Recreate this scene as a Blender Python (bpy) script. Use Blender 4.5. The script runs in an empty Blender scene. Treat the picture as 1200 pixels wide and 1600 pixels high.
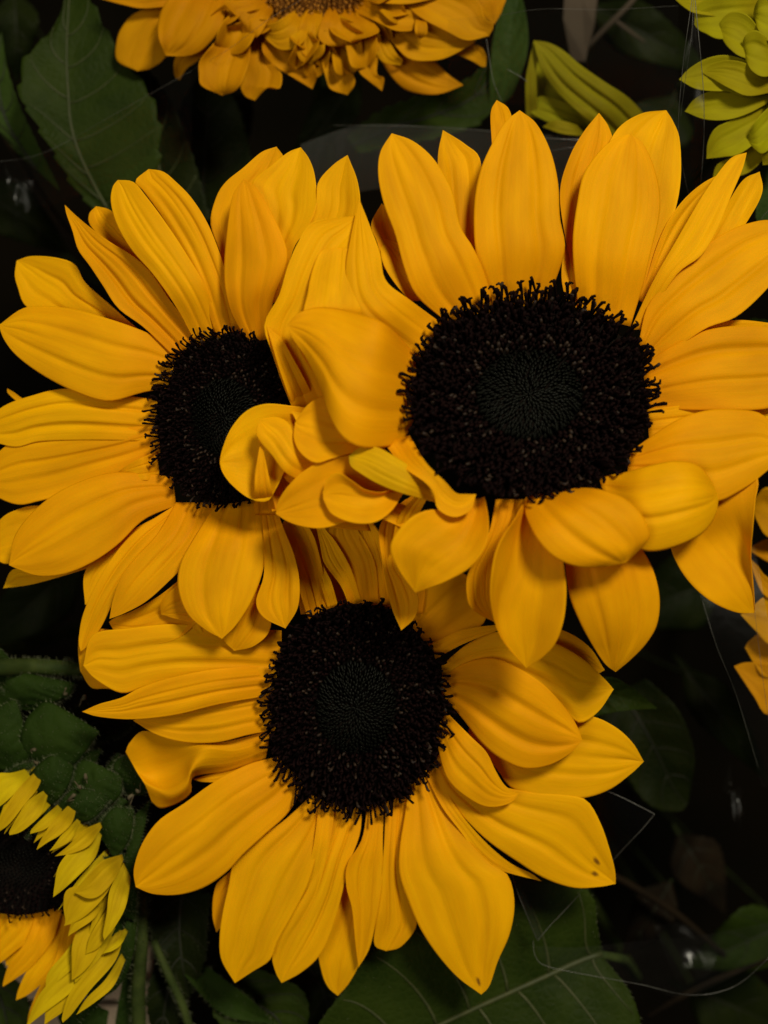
import bpy, bmesh, math, random
from math import sin, cos, pi, sqrt, radians
from mathutils import Vector

# ------------------------------------------------------------------ camera, world, lamps, exposure
S = 1.0 / 3000.0          # metres per picture unit at the height of the blooms
D = 2200.0                # camera distance above the blooms, same unit
H0 = 0.42                 # height of the blooms above the shelf (m)
scene = bpy.context.scene
col = scene.collection

cam_d = bpy.data.cameras.new('camera')
cam = bpy.data.objects.new('camera', cam_d)
col.objects.link(cam)
cam.location = (0, 0, H0 + D * S)
cam.rotation_euler = (0, 0, 0)
cam_d.sensor_fit = 'VERTICAL'
cam_d.sensor_height = 24.0
cam_d.lens = 24.0 * D / 1600.0
cam_d.clip_start = 0.01
cam_d.clip_end = 50.0
cam_d.dof.use_dof = True
cam_d.dof.focus_distance = (D - 70) * S
cam_d.dof.aperture_fstop = 2.2
scene.camera = cam

world = bpy.data.worlds.new('World')
scene.world = world
world.use_nodes = True
wb = world.node_tree.nodes['Background']
wb.inputs[0].default_value = (1.0, 0.9, 0.7, 1)
wb.inputs[1].default_value = 0.045


def lamp(name, loc, target, size, power, colr):
    d = bpy.data.lights.new(name, 'AREA')
    d.shape = 'DISK'
    d.size = size
    d.energy = power
    d.color = colr
    o = bpy.data.objects.new(name, d)
    col.objects.link(o)
    o.location = loc
    o.rotation_euler = (Vector(target) - Vector(loc)).to_track_quat('-Z', 'Y').to_euler()
    return o


lamp('ceiling_lamp', (0.85, 1.35, H0 + 2.2), (0, 0, H0), 0.6, 72.0, (1.0, 0.91, 0.72))
lamp('ceiling_lamp', (-1.3, -0.2, H0 + 2.2), (0, 0, H0), 1.2, 18.0, (1.0, 0.91, 0.72))

vs = scene.view_settings
vs.view_transform = 'Standard'
vs.look = 'None'
vs.exposure = 0.1
vs.gamma = 1.0
vs.use_curve_mapping = False
scene.cycles.max_bounces = 10
scene.cycles.transparent_max_bounces = 16

rng = random.Random(7)


# ------------------------------------------------------------------ coordinates and mesh helpers
def W(x, y, z):
    """x right, y down, z up, all in picture units measured at the blooms' height."""
    k = (D - z) / D
    return Vector(((x - 600) * S * k, (800 - y) * S * k, H0 + z * S))


def cr(p0, p1, p2, p3, t):
    return tuple(0.5 * ((2 * b) + (c - a) * t + (2 * a - 5 * b + 4 * c - d) * t * t + (3 * b - a - 3 * c + d) * t ** 3)
                 for a, b, c, d in zip(p0, p1, p2, p3))


def resample(pts, us):
    pts = [tuple(p) + (0,) * (3 - len(p)) for p in pts]
    n = len(pts)
    ext = [tuple(2 * a - b for a, b in zip(pts[0], pts[1]))] + pts + [tuple(2 * a - b for a, b in zip(pts[-1], pts[-2]))]
    dense = []
    for i in range(n - 1):
        for k in range(10):
            dense.append(cr(ext[i], ext[i + 1], ext[i + 2], ext[i + 3], k / 10))
    dense.append(pts[-1])
    cum = [0]
    for a, b in zip(dense, dense[1:]):
        cum.append(cum[-1] + sqrt((a[0] - b[0]) ** 2 + (a[1] - b[1]) ** 2) + 1e-6)
    out = []
    j = 0
    for u in us:
        t = u * cum[-1]
        while j < len(cum) - 2 and cum[j + 1] < t:
            j += 1
        f = min(1, max(0, (t - cum[j]) / (cum[j + 1] - cum[j])))
        out.append(tuple(a + (b - a) * f for a, b in zip(dense[j], dense[j + 1])))
    return out


def lerp_list(lst, u):
    n = len(lst) - 1
    x = min(max(u, 0), 1) * n
    i = min(int(x), n - 1)
    f = x - i
    p = [lst[max(0, i - 1)], lst[i], lst[i + 1], lst[min(n, i + 2)]]
    return cr((p[0],), (p[1],), (p[2],), (p[3],), f)[0]


def sstep(a, b, x):
    t = min(1, max(0, (x - a) / (b - a)))
    return t * t * (3 - 2 * t)


def empty(name, loc):
    o = bpy.data.objects.new(name, None)
    o.empty_display_size = 0.01
    o.location = loc
    col.objects.link(o)
    return o


def tag(o, label=None, cat=None, group=None, kind=None):
    for k, v in (('label', label), ('category', cat), ('group', group), ('kind', kind)):
        if v:
            o[k] = v
    return o


def world_loc(o):
    v = Vector(o.location)
    while o.parent:
        o = o.parent
        v += Vector(o.location)
    return v


def link_mesh(name, verts, faces, mat, parent=None, uvs=None, smooth=True, origin=None):
    """verts in world space; the object's origin is set at `origin` (or the first vertex)."""
    org = Vector(origin) if origin is not None else Vector(verts[0])
    me = bpy.data.meshes.new(name)
    me.from_pydata([tuple(Vector(v) - org) for v in verts], [], faces)
    if uvs:
        lay = me.uv_layers.new(name='uv')
        for l in me.loops:
            lay.data[l.index].uv = uvs[l.vertex_index]
    if smooth:
        me.polygons.foreach_set('use_smooth', [True] * len(me.polygons))
    me.materials.append(mat)
    me.update()
    o = bpy.data.objects.new(name, me)
    col.objects.link(o)
    if parent:
        o.parent = parent
        o.location = org - world_loc(parent)
    else:
        o.location = org
    return o


class Sheet:
    """A thin curved sheet: grid of points nu x nv, closed with a second skin below."""

    def __init__(self, grid, uv):
        self.grid, self.uv = grid, uv

    def mesh(self, thick):
        g = self.grid
        nu, nv = len(g), len(g[0])
        P = [[W(*p) for p in row] for row in g]
        N = []
        for i in range(nu):
            row = []
            for j in range(nv):
                a = P[min(nu - 1, i + 1)][j] - P[max(0, i - 1)][j]
                b = P[i][min(nv - 1, j + 1)] - P[i][max(0, j - 1)]
                n = a.cross(b)
                if n.length < 1e-12:
                    n = Vector((0, 0, 1))
                n.normalize()
                row.append(n)
            N.append(row)
        ref = N[nu // 2][nv // 2]
        flip = ref.z < 0
        verts, uvs, faces = [], [], []
        for i in range(nu):
            for j in range(nv):
                verts.append(P[i][j]); uvs.append(self.uv[i][j])
        n1 = len(verts)
        for i in range(nu):
            for j in range(nv):
                n = -N[i][j] if flip else N[i][j]
                edge = 0.35 if (j in (0, nv - 1) or i == nu - 1) else 1.0
                verts.append(P[i][j] - n * thick * S * edge); uvs.append(self.uv[i][j])
        def f(a, b, c, d):
            faces.append((a, d, c, b) if flip else (a, b, c, d))
        for i in range(nu - 1):
            for j in range(nv - 1):
                a, b, c, d = i * nv + j, (i + 1) * nv + j, (i + 1) * nv + j + 1, i * nv + j + 1
                f(a, b, c, d)
                f(n1 + a, n1 + d, n1 + c, n1 + b)
        for i in range(nu - 1):
            a, b = i * nv, (i + 1) * nv
            f(a, n1 + a, n1 + b, b)
            a, b = i * nv + nv - 1, (i + 1) * nv + nv - 1
            f(a, b, n1 + b, n1 + a)
        for j in range(nv - 1):
            a, b = (nu - 1) * nv + j, (nu - 1) * nv + j + 1
            f(a, n1 + a, n1 + b, b)
            a, b = j, j + 1
            f(a, b, n1 + b, n1 + a)
        return verts, faces, uvs


def tube_into(verts, faces, uvs, pts, radii, sides=6, cap=True):
    """pts in world space."""
    n0 = len(verts)
    n = len(pts)
    prev = None
    for i, p in enumerate(pts):
        d = (pts[min(n - 1, i + 1)] - pts[max(0, i - 1)])
        if d.length < 1e-9:
            d = Vector((0, 0, 1))
        d.normalize()
        if prev is None:
            ref = Vector((0, 0, 1)) if abs(d.z) < 0.9 else Vector((1, 0, 0))
            a = d.cross(ref).normalized()
        else:
            a = (prev - d * prev.dot(d)).normalized()
        prev = a
        b = d.cross(a)
        for k in range(sides):
            t = 2 * pi * k / sides
            verts.append(p + (a * cos(t) + b * sin(t)) * radii[i])
            uvs.append((i / (n - 1), k / sides))
    for i in range(n - 1):
        for k in range(sides):
            q = (k + 1) % sides
            faces.append((n0 + i * sides + k, n0 + i * sides + q, n0 + (i + 1) * sides + q, n0 + (i + 1) * sides + k))
    if cap:
        faces.append(tuple(n0 + k for k in reversed(range(sides))))
        faces.append(tuple(n0 + (n - 1) * sides + k for k in range(sides)))


def tube(name, pts, radii, mat, parent=None, sides=10, samples=None):
    """pts in picture units (x, y, z); radii in picture units."""
    if samples:
        us = [i / (samples - 1) for i in range(samples)]
        dense = resample3(pts, us)
        rr = [lerp_list(radii, u) if len(radii) > 1 else radii[0] for u in us]
        pts, radii = dense, rr
    v, f, uv = [], [], []
    tube_into(v, f, uv, [W(*p) for p in pts], [r * S for r in radii], sides)
    return link_mesh(name, v, f, mat, parent, uv, origin=W(*pts[0]))


def resample3(pts, us):
    n = len(pts)
    out = []
    for u in us:
        x = u * (n - 1)
        i = min(int(x), n - 2)
        p0 = pts[i - 1] if i > 0 else tuple(2 * a - b for a, b in zip(pts[0], pts[1]))
        p3 = pts[i + 2] if i + 2 < n else tuple(2 * a - b for a, b in zip(pts[-1], pts[-2]))
        out.append(cr(p0, pts[i], pts[i + 1], p3, x - i))
    return out


# ------------------------------------------------------------------ materials
class NT:
    def __init__(self, name):
        self.m = bpy.data.materials.new(name)
        self.m.use_nodes = True
        self.t = self.m.node_tree
        self.t.nodes.clear()

    def n(self, typ, **kw):
        nd = self.t.nodes.new(typ)
        for k, v in kw.items():
            if k.startswith('i_'):
                key = k[2:]
                key = int(key) if key.isdigit() else key.replace('_', ' ')
                nd.inputs[key].default_value = v
            else:
                setattr(nd, k, v)
        return nd

    def l(self, a, b):
        self.t.links.new(a, b)

    def ramp(self, src, stops):
        r = self.n('ShaderNodeValToRGB')
        e = r.color_ramp.elements
        while len(e) < len(stops):
            e.new(0.5)
        for el, (p, c) in zip(e, stops):
            el.position = p
            el.color = c if len(c) == 4 else (*c, 1)
        self.l(src, r.inputs[0])
        return r

    def mix(self, fac, a, b, blend='MIX'):
        m = self.n('ShaderNodeMix', data_type='RGBA', blend_type=blend)
        for sock, val in ((m.inputs[0], fac), (m.inputs[6], a), (m.inputs[7], b)):
            if hasattr(val, 'is_output'):
                self.l(val, sock)
            elif isinstance(val, (int, float)):
                sock.default_value = val
            else:
                sock.default_value = (*val, 1) if len(val) == 3 else val
        return m.outputs[2]


def petal_material(name, c_main, c_base, c_vein, c_trans, trans=0.38, spots=(), tipc=None):
    b = NT(name)
    uv = b.n('ShaderNodeUVMap', uv_map='uv')
    oi = b.n('ShaderNodeObjectInfo')
    sep = b.n('ShaderNodeSeparateXYZ'); b.l(uv.outputs[0], sep.inputs[0])
    comb = b.n('ShaderNodeCombineXYZ')
    b.l(sep.outputs[0], comb.inputs[0]); b.l(sep.outputs[1], comb.inputs[1])
    off = b.n('ShaderNodeMath', operation='MULTIPLY', i_1=37.0); b.l(oi.outputs['Random'], off.inputs[0])
    b.l(off.outputs[0], comb.inputs[2])
    mp = b.n('ShaderNodeMapping'); mp.inputs['Scale'].default_value = (1.3, 26, 1); b.l(comb.outputs[0], mp.inputs[0])
    nz = b.n('ShaderNodeTexNoise', i_Scale=1.0, i_Detail=4.0, i_Roughness=0.6); b.l(mp.outputs[0], nz.inputs['Vector'])
    mp2 = b.n('ShaderNodeMapping'); mp2.inputs['Scale'].default_value = (2.4, 3.2, 1); b.l(comb.outputs[0], mp2.inputs[0])
    nz2 = b.n('ShaderNodeTexNoise', i_Scale=1.0, i_Detail=3.0); b.l(mp2.outputs[0], nz2.inputs['Vector'])
    fine = b.n('ShaderNodeMapping'); fine.inputs['Scale'].default_value = (60, 120, 1); b.l(comb.outputs[0], fine.inputs[0])
    nz3 = b.n('ShaderNodeTexNoise', i_Scale=1.0, i_Detail=2.0); b.l(fine.outputs[0], nz3.inputs['Vector'])
    rb = b.ramp(sep.outputs[0], [(0.0, (1, 1, 1)), (0.45, (0, 0, 0))])
    base = b.mix(rb.outputs[0], c_main, c_base)
    rv = b.ramp(nz.outputs[0], [(0.3, (1, 1, 1)), (0.62, (0, 0, 0))])
    vm = b.n('ShaderNodeMath', operation='MULTIPLY', i_1=0.20); b.l(rv.outputs[0], vm.inputs[0])
    base = b.mix(vm.outputs[0], base, c_vein)
    rm = b.ramp(nz2.outputs[0], [(0.3, (0.84, 0.80, 0.8)), (0.7, (1.06, 1.07, 1.0))])
    base = b.mix(1.0, base, rm.outputs[0], 'MULTIPLY')
    ro = b.ramp(oi.outputs['Random'], [(0, (0.93, 0.87, 0.8)), (0.5, (1, 1, 1)), (1, (1.03, 1.13, 1.0))])
    base = b.mix(1.0, base, ro.outputs[0], 'MULTIPLY')
    if tipc:
        rt = b.ramp(sep.outputs[0], [(0.86, (0, 0, 0)), (1.0, (1, 1, 1))])
        base = b.mix(rt.outputs[0], base, tipc)
    for (su, sv, ru, rv_) in spots:
        m = b.n('ShaderNodeMapping', vector_type='POINT')
        m.inputs['Location'].default_value = (-su / ru, -sv / rv_, 0)
        m.inputs['Scale'].default_value = (1 / ru, 1 / rv_, 0)
        b.l(uv.outputs[0], m.inputs[0])
        ad = b.n('ShaderNodeMix', data_type='VECTOR')
        ln = b.n('ShaderNodeVectorMath', operation='LENGTH'); b.l(m.outputs[0], ln.inputs[0])
        wob = b.n('ShaderNodeMath', operation='MULTIPLY_ADD', i_1=1.1, i_2=-0.55); b.l(nz3.outputs[0], wob.inputs[0])
        su_ = b.n('ShaderNodeMath', operation='ADD'); b.l(ln.outputs['Value'], su_.inputs[0]); b.l(wob.outputs[0], su_.inputs[1])
        rs = b.ramp(su_.outputs[0], [(0.35, (0.85, 0.85, 0.85)), (1.0, (0, 0, 0))])
        base = b.mix(rs.outputs[0], base, (0.10, 0.035, 0.008))
    bs = b.n('ShaderNodeMath', operation='MULTIPLY_ADD', i_1=0.45); b.l(nz3.outputs[0], bs.inputs[0]); b.l(nz.outputs[0], bs.inputs[2])
    bump = b.n('ShaderNodeBump', i_Strength=0.28, i_Distance=0.0007); b.l(bs.outputs[0], bump.inputs['Height'])
    p = b.n('ShaderNodeBsdfPrincipled', i_Roughness=0.62)
    p.inputs['Specular IOR Level'].default_value = 0.06
    b.l(base, p.inputs['Base Color']); b.l(bump.outputs[0], p.inputs['Normal'])
    tr = b.n('ShaderNodeBsdfTranslucent'); tr.inputs[0].default_value = (*c_trans, 1)
    b.l(bump.outputs[0], tr.inputs['Normal'])
    ms = b.n('ShaderNodeMixShader'); ms.inputs[0].default_value = trans
    b.l(p.outputs[0], ms.inputs[1]); b.l(tr.outputs[0], ms.inputs[2])
    out = b.n('ShaderNodeOutputMaterial'); b.l(ms.outputs[0], out.inputs[0])
    return b.m


def leaf_material(name, c1, c2, c3, trans=0.12, bumpd=0.0012, rough=0.55):
    b = NT(name)
    uv = b.n('ShaderNodeUVMap', uv_map='uv')
    tc = b.n('ShaderNodeTexCoord')
    n1 = b.n('ShaderNodeTexNoise', i_Scale=35.0, i_Detail=4.0); b.l(tc.outputs['Object'], n1.inputs['Vector'])
    n2 = b.n('ShaderNodeTexVoronoi', feature='DISTANCE_TO_EDGE', i_Scale=230.0); b.l(tc.outputs['Object'], n2.inputs['Vector'])
    n3 = b.n('ShaderNodeTexNoise', i_Scale=900.0, i_Detail=3.0); b.l(tc.outputs['Object'], n3.inputs['Vector'])
    r1 = b.ramp(n1.outputs[0], [(0.33, c1), (0.68, c2)])
    r2 = b.ramp(n2.outputs[0], [(0.0, (1, 1, 1)), (0.09, (0, 0, 0))])
    f = b.n('ShaderNodeMath', operation='MULTIPLY', i_1=0.35); b.l(r2.outputs[0], f.inputs[0])
    base = b.mix(f.outputs[0], r1.outputs[0], c3)
    h = b.n('ShaderNodeMath', operation='MULTIPLY_ADD', i_1=0.5); b.l(n3.outputs[0], h.inputs[0]); 
    r3 = b.ramp(n2.outputs[0], [(0.0, (0, 0, 0)), (0.3, (1, 1, 1))]); b.l(r3.outputs[0], h.inputs[2])
    bump = b.n('ShaderNodeBump', i_Strength=0.22, i_Distance=bumpd); b.l(h.outputs[0], bump.inputs['Height'])
    p = b.n('ShaderNodeBsdfPrincipled', i_Roughness=rough)
    p.inputs['Specular IOR Level'].default_value = 0.05
    b.l(base, p.inputs['Base Color']); b.l(bump.outputs[0], p.inputs['Normal'])
    tr = b.n('ShaderNodeBsdfTranslucent'); b.l(base, tr.inputs[0])
    ms = b.n('ShaderNodeMixShader'); ms.inputs[0].default_value = trans
    b.l(p.outputs[0], ms.inputs[1]); b.l(tr.outputs[0], ms.inputs[2])
    out = b.n('ShaderNodeOutputMaterial'); b.l(ms.outputs[0], out.inputs[0])
    return b.m


def plain_material(name, c1, c2, scale=60.0, rough=0.6, spec=0.3, bumpd=0.0005):
    b = NT(name)
    tc = b.n('ShaderNodeTexCoord')
    n1 = b.n('ShaderNodeTexNoise', i_Scale=scale, i_Detail=5.0); b.l(tc.outputs['Object'], n1.inputs['Vector'])
    r1 = b.ramp(n1.outputs[0], [(0.35, c1), (0.65, c2)])
    bump = b.n('ShaderNodeBump', i_Strength=0.5, i_Distance=bumpd); b.l(n1.outputs[0], bump.inputs['Height'])
    p = b.n('ShaderNodeBsdfPrincipled', i_Roughness=rough)
    p.inputs['Specular IOR Level'].default_value = spec
    b.l(r1.outputs[0], p.inputs['Base Color']); b.l(bump.outputs[0], p.inputs['Normal'])
    out = b.n('ShaderNodeOutputMaterial'); b.l(p.outputs[0], out.inputs[0])
    return b.m


def cellophane_material(name, gloss=0.10, tint=(0.93, 0.94, 0.92), milk=0.0):
    b = NT(name)
    tc = b.n('ShaderNodeTexCoord')
    n1 = b.n('ShaderNodeTexNoise', i_Scale=28.0, i_Detail=3.0); b.l(tc.outputs['Object'], n1.inputs['Vector'])
    bump = b.n('ShaderNodeBump', i_Strength=0.5, i_Distance=0.0022); b.l(n1.outputs[0], bump.inputs['Height'])
    g = b.n('ShaderNodeBsdfGlossy', i_Roughness=0.24); g.inputs[0].default_value = (0.95, 0.97, 1, 1)
    b.l(bump.outputs[0], g.inputs['Normal'])
    t = b.n('ShaderNodeBsdfTransparent'); t.inputs[0].default_value = (*tint, 1)
    fr = b.n('ShaderNodeFresnel', i_IOR=1.4); b.l(bump.outputs[0], fr.inputs['Normal'])
    ad = b.n('ShaderNodeMath', operation='MULTIPLY_ADD', i_1=0.32, i_2=gloss * 0.04); b.l(fr.outputs[0], ad.inputs[0])
    ms = b.n('ShaderNodeMixShader'); b.l(ad.outputs[0], ms.inputs[0])
    b.l(t.outputs[0], ms.inputs[1]); b.l(g.outputs[0], ms.inputs[2])
    last = ms.outputs[0]
    if milk:
        df = b.n('ShaderNodeBsdfDiffuse'); df.inputs[0].default_value = (0.10, 0.105, 0.085, 1)
        m2 = b.n('ShaderNodeMixShader'); m2.inputs[0].default_value = milk
        b.l(last, m2.inputs[1]); b.l(df.outputs[0], m2.inputs[2])
        last = m2.outputs[0]
    out = b.n('ShaderNodeOutputMaterial'); b.l(last, out.inputs[0])
    return b.m


YEL = dict(c_main=(0.86, 0.455, 0.0010), c_base=(0.86, 0.37, 0.0006), c_vein=(0.70, 0.28, 0.0005), c_trans=(0.88, 0.33, 0.0003))
M = {}
M['petal'] = petal_material('petal_yellow', **YEL)
M['petal_spot_a'] = petal_material('petal_yellow_spotted', spots=[(0.925, 0.48, 0.03, 0.09)], **YEL)
M['petal_spot_b'] = petal_material('petal_yellow_blemished', spots=[(0.84, 0.62, 0.03, 0.06), (0.87, 0.40, 0.025, 0.07)], **YEL)
M['petal_dull'] = petal_material('petal_yellow_dimmed', c_main=(0.62, 0.29, 0.001), c_base=(0.58, 0.22, 0.0008),
                                 c_vein=(0.48, 0.18, 0.001), c_trans=(0.6, 0.2, 0.001))  # petal yellow darkened: shade on the farther blooms is put into the colour
M['petal_green'] = petal_material('petal_green_tinged', c_main=(0.78, 0.43, 0.002), c_base=(0.75, 0.36, 0.004),
                                  c_vein=(0.5, 0.25, 0.004), c_trans=(0.6, 0.28, 0.002), tipc=(0.52, 0.36, 0.006))
M['petal_lemon'] = petal_material('petal_lemon', c_main=(0.66, 0.46, 0.003), c_base=(0.55, 0.40, 0.010),
                                  c_vein=(0.5, 0.3, 0.006), c_trans=(0.5, 0.34, 0.004))
M['petal_lime'] = petal_material('petal_lime', c_main=(0.36, 0.315, 0.004), c_base=(0.30, 0.22, 0.003),
                                 c_vein=(0.27, 0.24, 0.008), c_trans=(0.3, 0.28, 0.006))
M['petal_olive'] = petal_material('petal_olive', c_main=(0.27, 0.235, 0.006), c_base=(0.17, 0.14, 0.005),
                                  c_vein=(0.11, 0.10, 0.005), c_trans=(0.14, 0.13, 0.004))
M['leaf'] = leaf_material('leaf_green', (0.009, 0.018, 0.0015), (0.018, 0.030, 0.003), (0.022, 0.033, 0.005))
M['leaf_shaded'] = leaf_material('leaf_shaded', (0.004, 0.0075, 0.0015), (0.009, 0.013, 0.002), (0.011, 0.014, 0.003))  # leaf green darkened, painting in the deep shade below the blooms
M['leaf_bright'] = leaf_material('leaf_bright', (0.018, 0.036, 0.006), (0.028, 0.050, 0.008), (0.035, 0.055, 0.012))
M['vein'] = plain_material('leaf_vein', (0.022, 0.030, 0.006), (0.036, 0.042, 0.010), 120)
M['vein_dark'] = plain_material('leaf_vein_dark', (0.005, 0.007, 0.002), (0.009, 0.011, 0.003), 120)
M['bract'] = leaf_material('bract_green', (0.008, 0.019, 0.002), (0.016, 0.032, 0.0035), (0.02, 0.035, 0.007), bumpd=0.0006, rough=0.7)
M['hair'] = plain_material('plant_hair', (0.07, 0.085, 0.04), (0.12, 0.13, 0.07), 80)
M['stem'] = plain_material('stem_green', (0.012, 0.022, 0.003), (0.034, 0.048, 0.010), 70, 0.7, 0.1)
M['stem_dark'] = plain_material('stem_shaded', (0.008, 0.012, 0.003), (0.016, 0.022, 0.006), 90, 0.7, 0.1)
M['withered'] = plain_material('withered_tip', (0.03, 0.024, 0.012), (0.09, 0.075, 0.045), 300, 0.9, 0.1)
M['stamen'] = plain_material('stamen_dark', (0.002, 0.0007, 0.0007), (0.0065, 0.002, 0.0018), 420, 0.7, 0.04)
M['anther'] = plain_material('anther_brown', (0.006, 0.0022, 0.0008), (0.020, 0.009, 0.0025), 500, 0.65, 0.25)
M['bud'] = plain_material('disc_bud', (0.0012, 0.0015, 0.0008), (0.0038, 0.0045, 0.0024), 500, 0.6, 0.12)
M['disc'] = plain_material('disc_core', (0.0015, 0.0008, 0.0005), (0.004, 0.002, 0.001), 200, 0.9, 0.1)
M['disc_brown'] = plain_material('disc_core_brown', (0.10, 0.04, 0.006), (0.2, 0.08, 0.012), 200, 0.9, 0.1)
M['floret_brown'] = plain_material('floret_brown', (0.16, 0.06, 0.006), (0.34, 0.14, 0.014), 400, 0.8, 0.1)
M['wrap'] = cellophane_material('cellophane')
M['wrap_edge'] = plain_material('cellophane_edge_glint', (0.012, 0.012, 0.010), (0.12, 0.12, 0.105), 40, 0.3, 0.5, 0.0)  # pale streaks stand in for light caught along the film's edges
M['wrap_fold'] = cellophane_material('cellophane_folded', gloss=0.5, tint=(0.78, 0.80, 0.78), milk=0.10)
M['soil'] = plain_material('shelf_dark', (0.0012, 0.0011, 0.0005), (0.003, 0.0022, 0.001), 9, 0.9, 0.02, 0.004)
M['board'] = plain_material('beige_board', (0.22, 0.165, 0.12), (0.30, 0.235, 0.17), 30, 0.7, 0.2)
M['stake'] = plain_material('taupe_paper', (0.035, 0.026, 0.018), (0.05, 0.038, 0.026), 25, 0.85, 0.1)
M['dry'] = plain_material('dry_leaf', (0.0035, 0.0022, 0.001), (0.009, 0.0055, 0.002), 45, 0.85, 0.08)


# ------------------------------------------------------------------ flower building
class Flower:
    def __init__(self, name, label, cat, centre, rx, ry, z0, gx, gy, base=None, group=None):
        self.cx, self.cy = centre
        self.rx, self.ry, self.z0, self.gx, self.gy = rx, ry, z0, gx, gy
        bx, by = base or centre
        w = W(bx, by, 0)
        self.base = (bx, by)
        self.root = tag(empty(name, (w.x, w.y, 0.0)), label, cat, group)
        self.n = 0

    def plane(self, x, y):
        return self.z0 + self.gx * (x - self.cx) + self.gy * (y - self.cy)


FRONT, MID, BACK = [0, 16, 20, 8], [0, 8, 6, -6], [-8, -10, -14, -24]


def petal(fl, L, R, tip=None, lay=1.0, zp=None, cup=5.0, crease=3.0, groove=3.2, roll=0.0, fol=0.35, mat='petal', droop=0.0,
          z=0.0, wave=2.5, lines=None, nu=34, nv=41, name='petal', thick=1.1, seed=None):
    """L, R: margins from base to tip; zp: height of the midline from base to tip; cup: margins above (+) or below (-) the midline."""
    fl.n += 1
    rr = random.Random(seed if seed is not None else fl.n * 31 + int(fl.cx))
    us = [1 - (1 - i / (nu - 1)) ** 1.35 for i in range(nu)]
    if lines is None:
        Lf, Rf = list(L), list(R)
        if tip:
            Lf.append(tip); Rf.append(tip)
        lines = [Lf, Rf]
    rs = [resample(l, us) for l in lines]
    k = len(rs)
    b0 = [sum(r[0][i] for r in rs) / k for i in (0, 1)]
    if zp is None:
        zp = FRONT if lay >= 2 else (MID if lay >= 1 else BACK)
    ex, ey = (b0[0] - fl.cx) / fl.rx, (b0[1] - fl.cy) / fl.ry
    er = max(1.0, sqrt(ex * ex + ey * ey))
    rim = fl.plane(fl.cx + ex / er * fl.rx, fl.cy + ey / er * fl.ry)
    zb = rim + fol * (fl.plane(*b0) - rim) - 5 + z
    ph = [rr.uniform(0, 6.28) for _ in range(5)]
    g1, g2 = rr.uniform(-0.48, -0.24), rr.uniform(0.22, 0.46)
    ga, gb = groove * rr.uniform(0.6, 1.25), groove * rr.uniform(0.5, 1.1)
    fr = rr.uniform(7, 10)
    gw1, gw2 = rr.uniform(0.07, 0.16), rr.uniform(0.06, 0.14)
    fade = rr.uniform(0.6, 0.85)
    ln = rr.uniform(0.4, 2.2)
    grooves = [(rr.uniform(-0.85, 0.85), rr.uniform(0.3, 1.0), rr.uniform(0.03, 0.06)) for _ in range(4)]
    grid, uvg = [], []
    for i, u in enumerate(us):
        row, uvr = [], []
        wpx = sqrt((rs[0][i][0] - rs[-1][i][0]) ** 2 + (rs[0][i][1] - rs[-1][i][1]) ** 2)
        wf = min(1, wpx / 70.0)
        for j in range(nv):
            t = j / (nv - 1)
            v = 2 * t - 1
            if k == 2:
                a, b = rs[0][i], rs[1][i]
                x, y, dz = (a[q] + (b[q] - a[q]) * t for q in range(3))
            else:
                s = t * (k - 1)
                q = min(int(s), k - 2)
                p0 = rs[q - 1][i] if q > 0 else tuple(2 * m - n for m, n in zip(rs[0][i], rs[1][i]))
                p3 = rs[q + 2][i] if q + 2 < k else tuple(2 * m - n for m, n in zip(rs[-1][i], rs[-2][i]))
                x, y, dz = cr(p0, rs[q][i], rs[q + 1][i], p3, s - q)
            zz = zb + lay * 9 * sstep(0, 0.35, u) + lerp_list(zp, u) + dz + droop * u * u
            zz += fol * (fl.gx * (x - b0[0]) + fl.gy * (y - b0[1]))
            env = sin(pi * min(1, 0.12 + u * 0.86)) ** 0.7
            zz += cup * v * v * env * wf + roll * v * sstep(0, 0.4, u) * wf
            zz += crease * (abs(v) - 0.5) * sstep(0.35, 1, u) * wf
            genv = env * (1 - 0.9 * sstep(fade, 1, u))
            zz -= wf * 0.95 * (ga * math.exp(-((v - g1) / gw1) ** 2) + gb * math.exp(-((v - g2) / gw2) ** 2)) * genv
            for (gv, gd, gw) in grooves:
                zz -= wf * gd * 0.3 * math.exp(-((v - gv) / gw) ** 2) * genv
            zz -= wf * ln * math.exp(-((v - 0.04) / 0.05) ** 2) * sstep(0.4, 0.85, u) * (1 - 0.5 * sstep(0.95, 1, u))
            zz += wf * 0.45 * sin(v * fr + ph[4]) * env
            zz += wave * wf * (v * sin(u * 7 + ph[0]) * 0.6 + v * v * sin(u * 11 + ph[1]) * 0.5 + sin(u * 5 + ph[2] + v) * 0.4) * sstep(0.05, 0.4, u)
            row.append((x, y, zz))
            uvr.append((u, t))
        grid.append(row); uvg.append(uvr)
    v, f, uv = Sheet(grid, uvg).mesh(thick)
    o = link_mesh(name, v, f, M[mat], fl.root, uv, origin=W(grid[0][nv // 2][0], grid[0][nv // 2][1], grid[0][nv // 2][2]))
    return o


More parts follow.
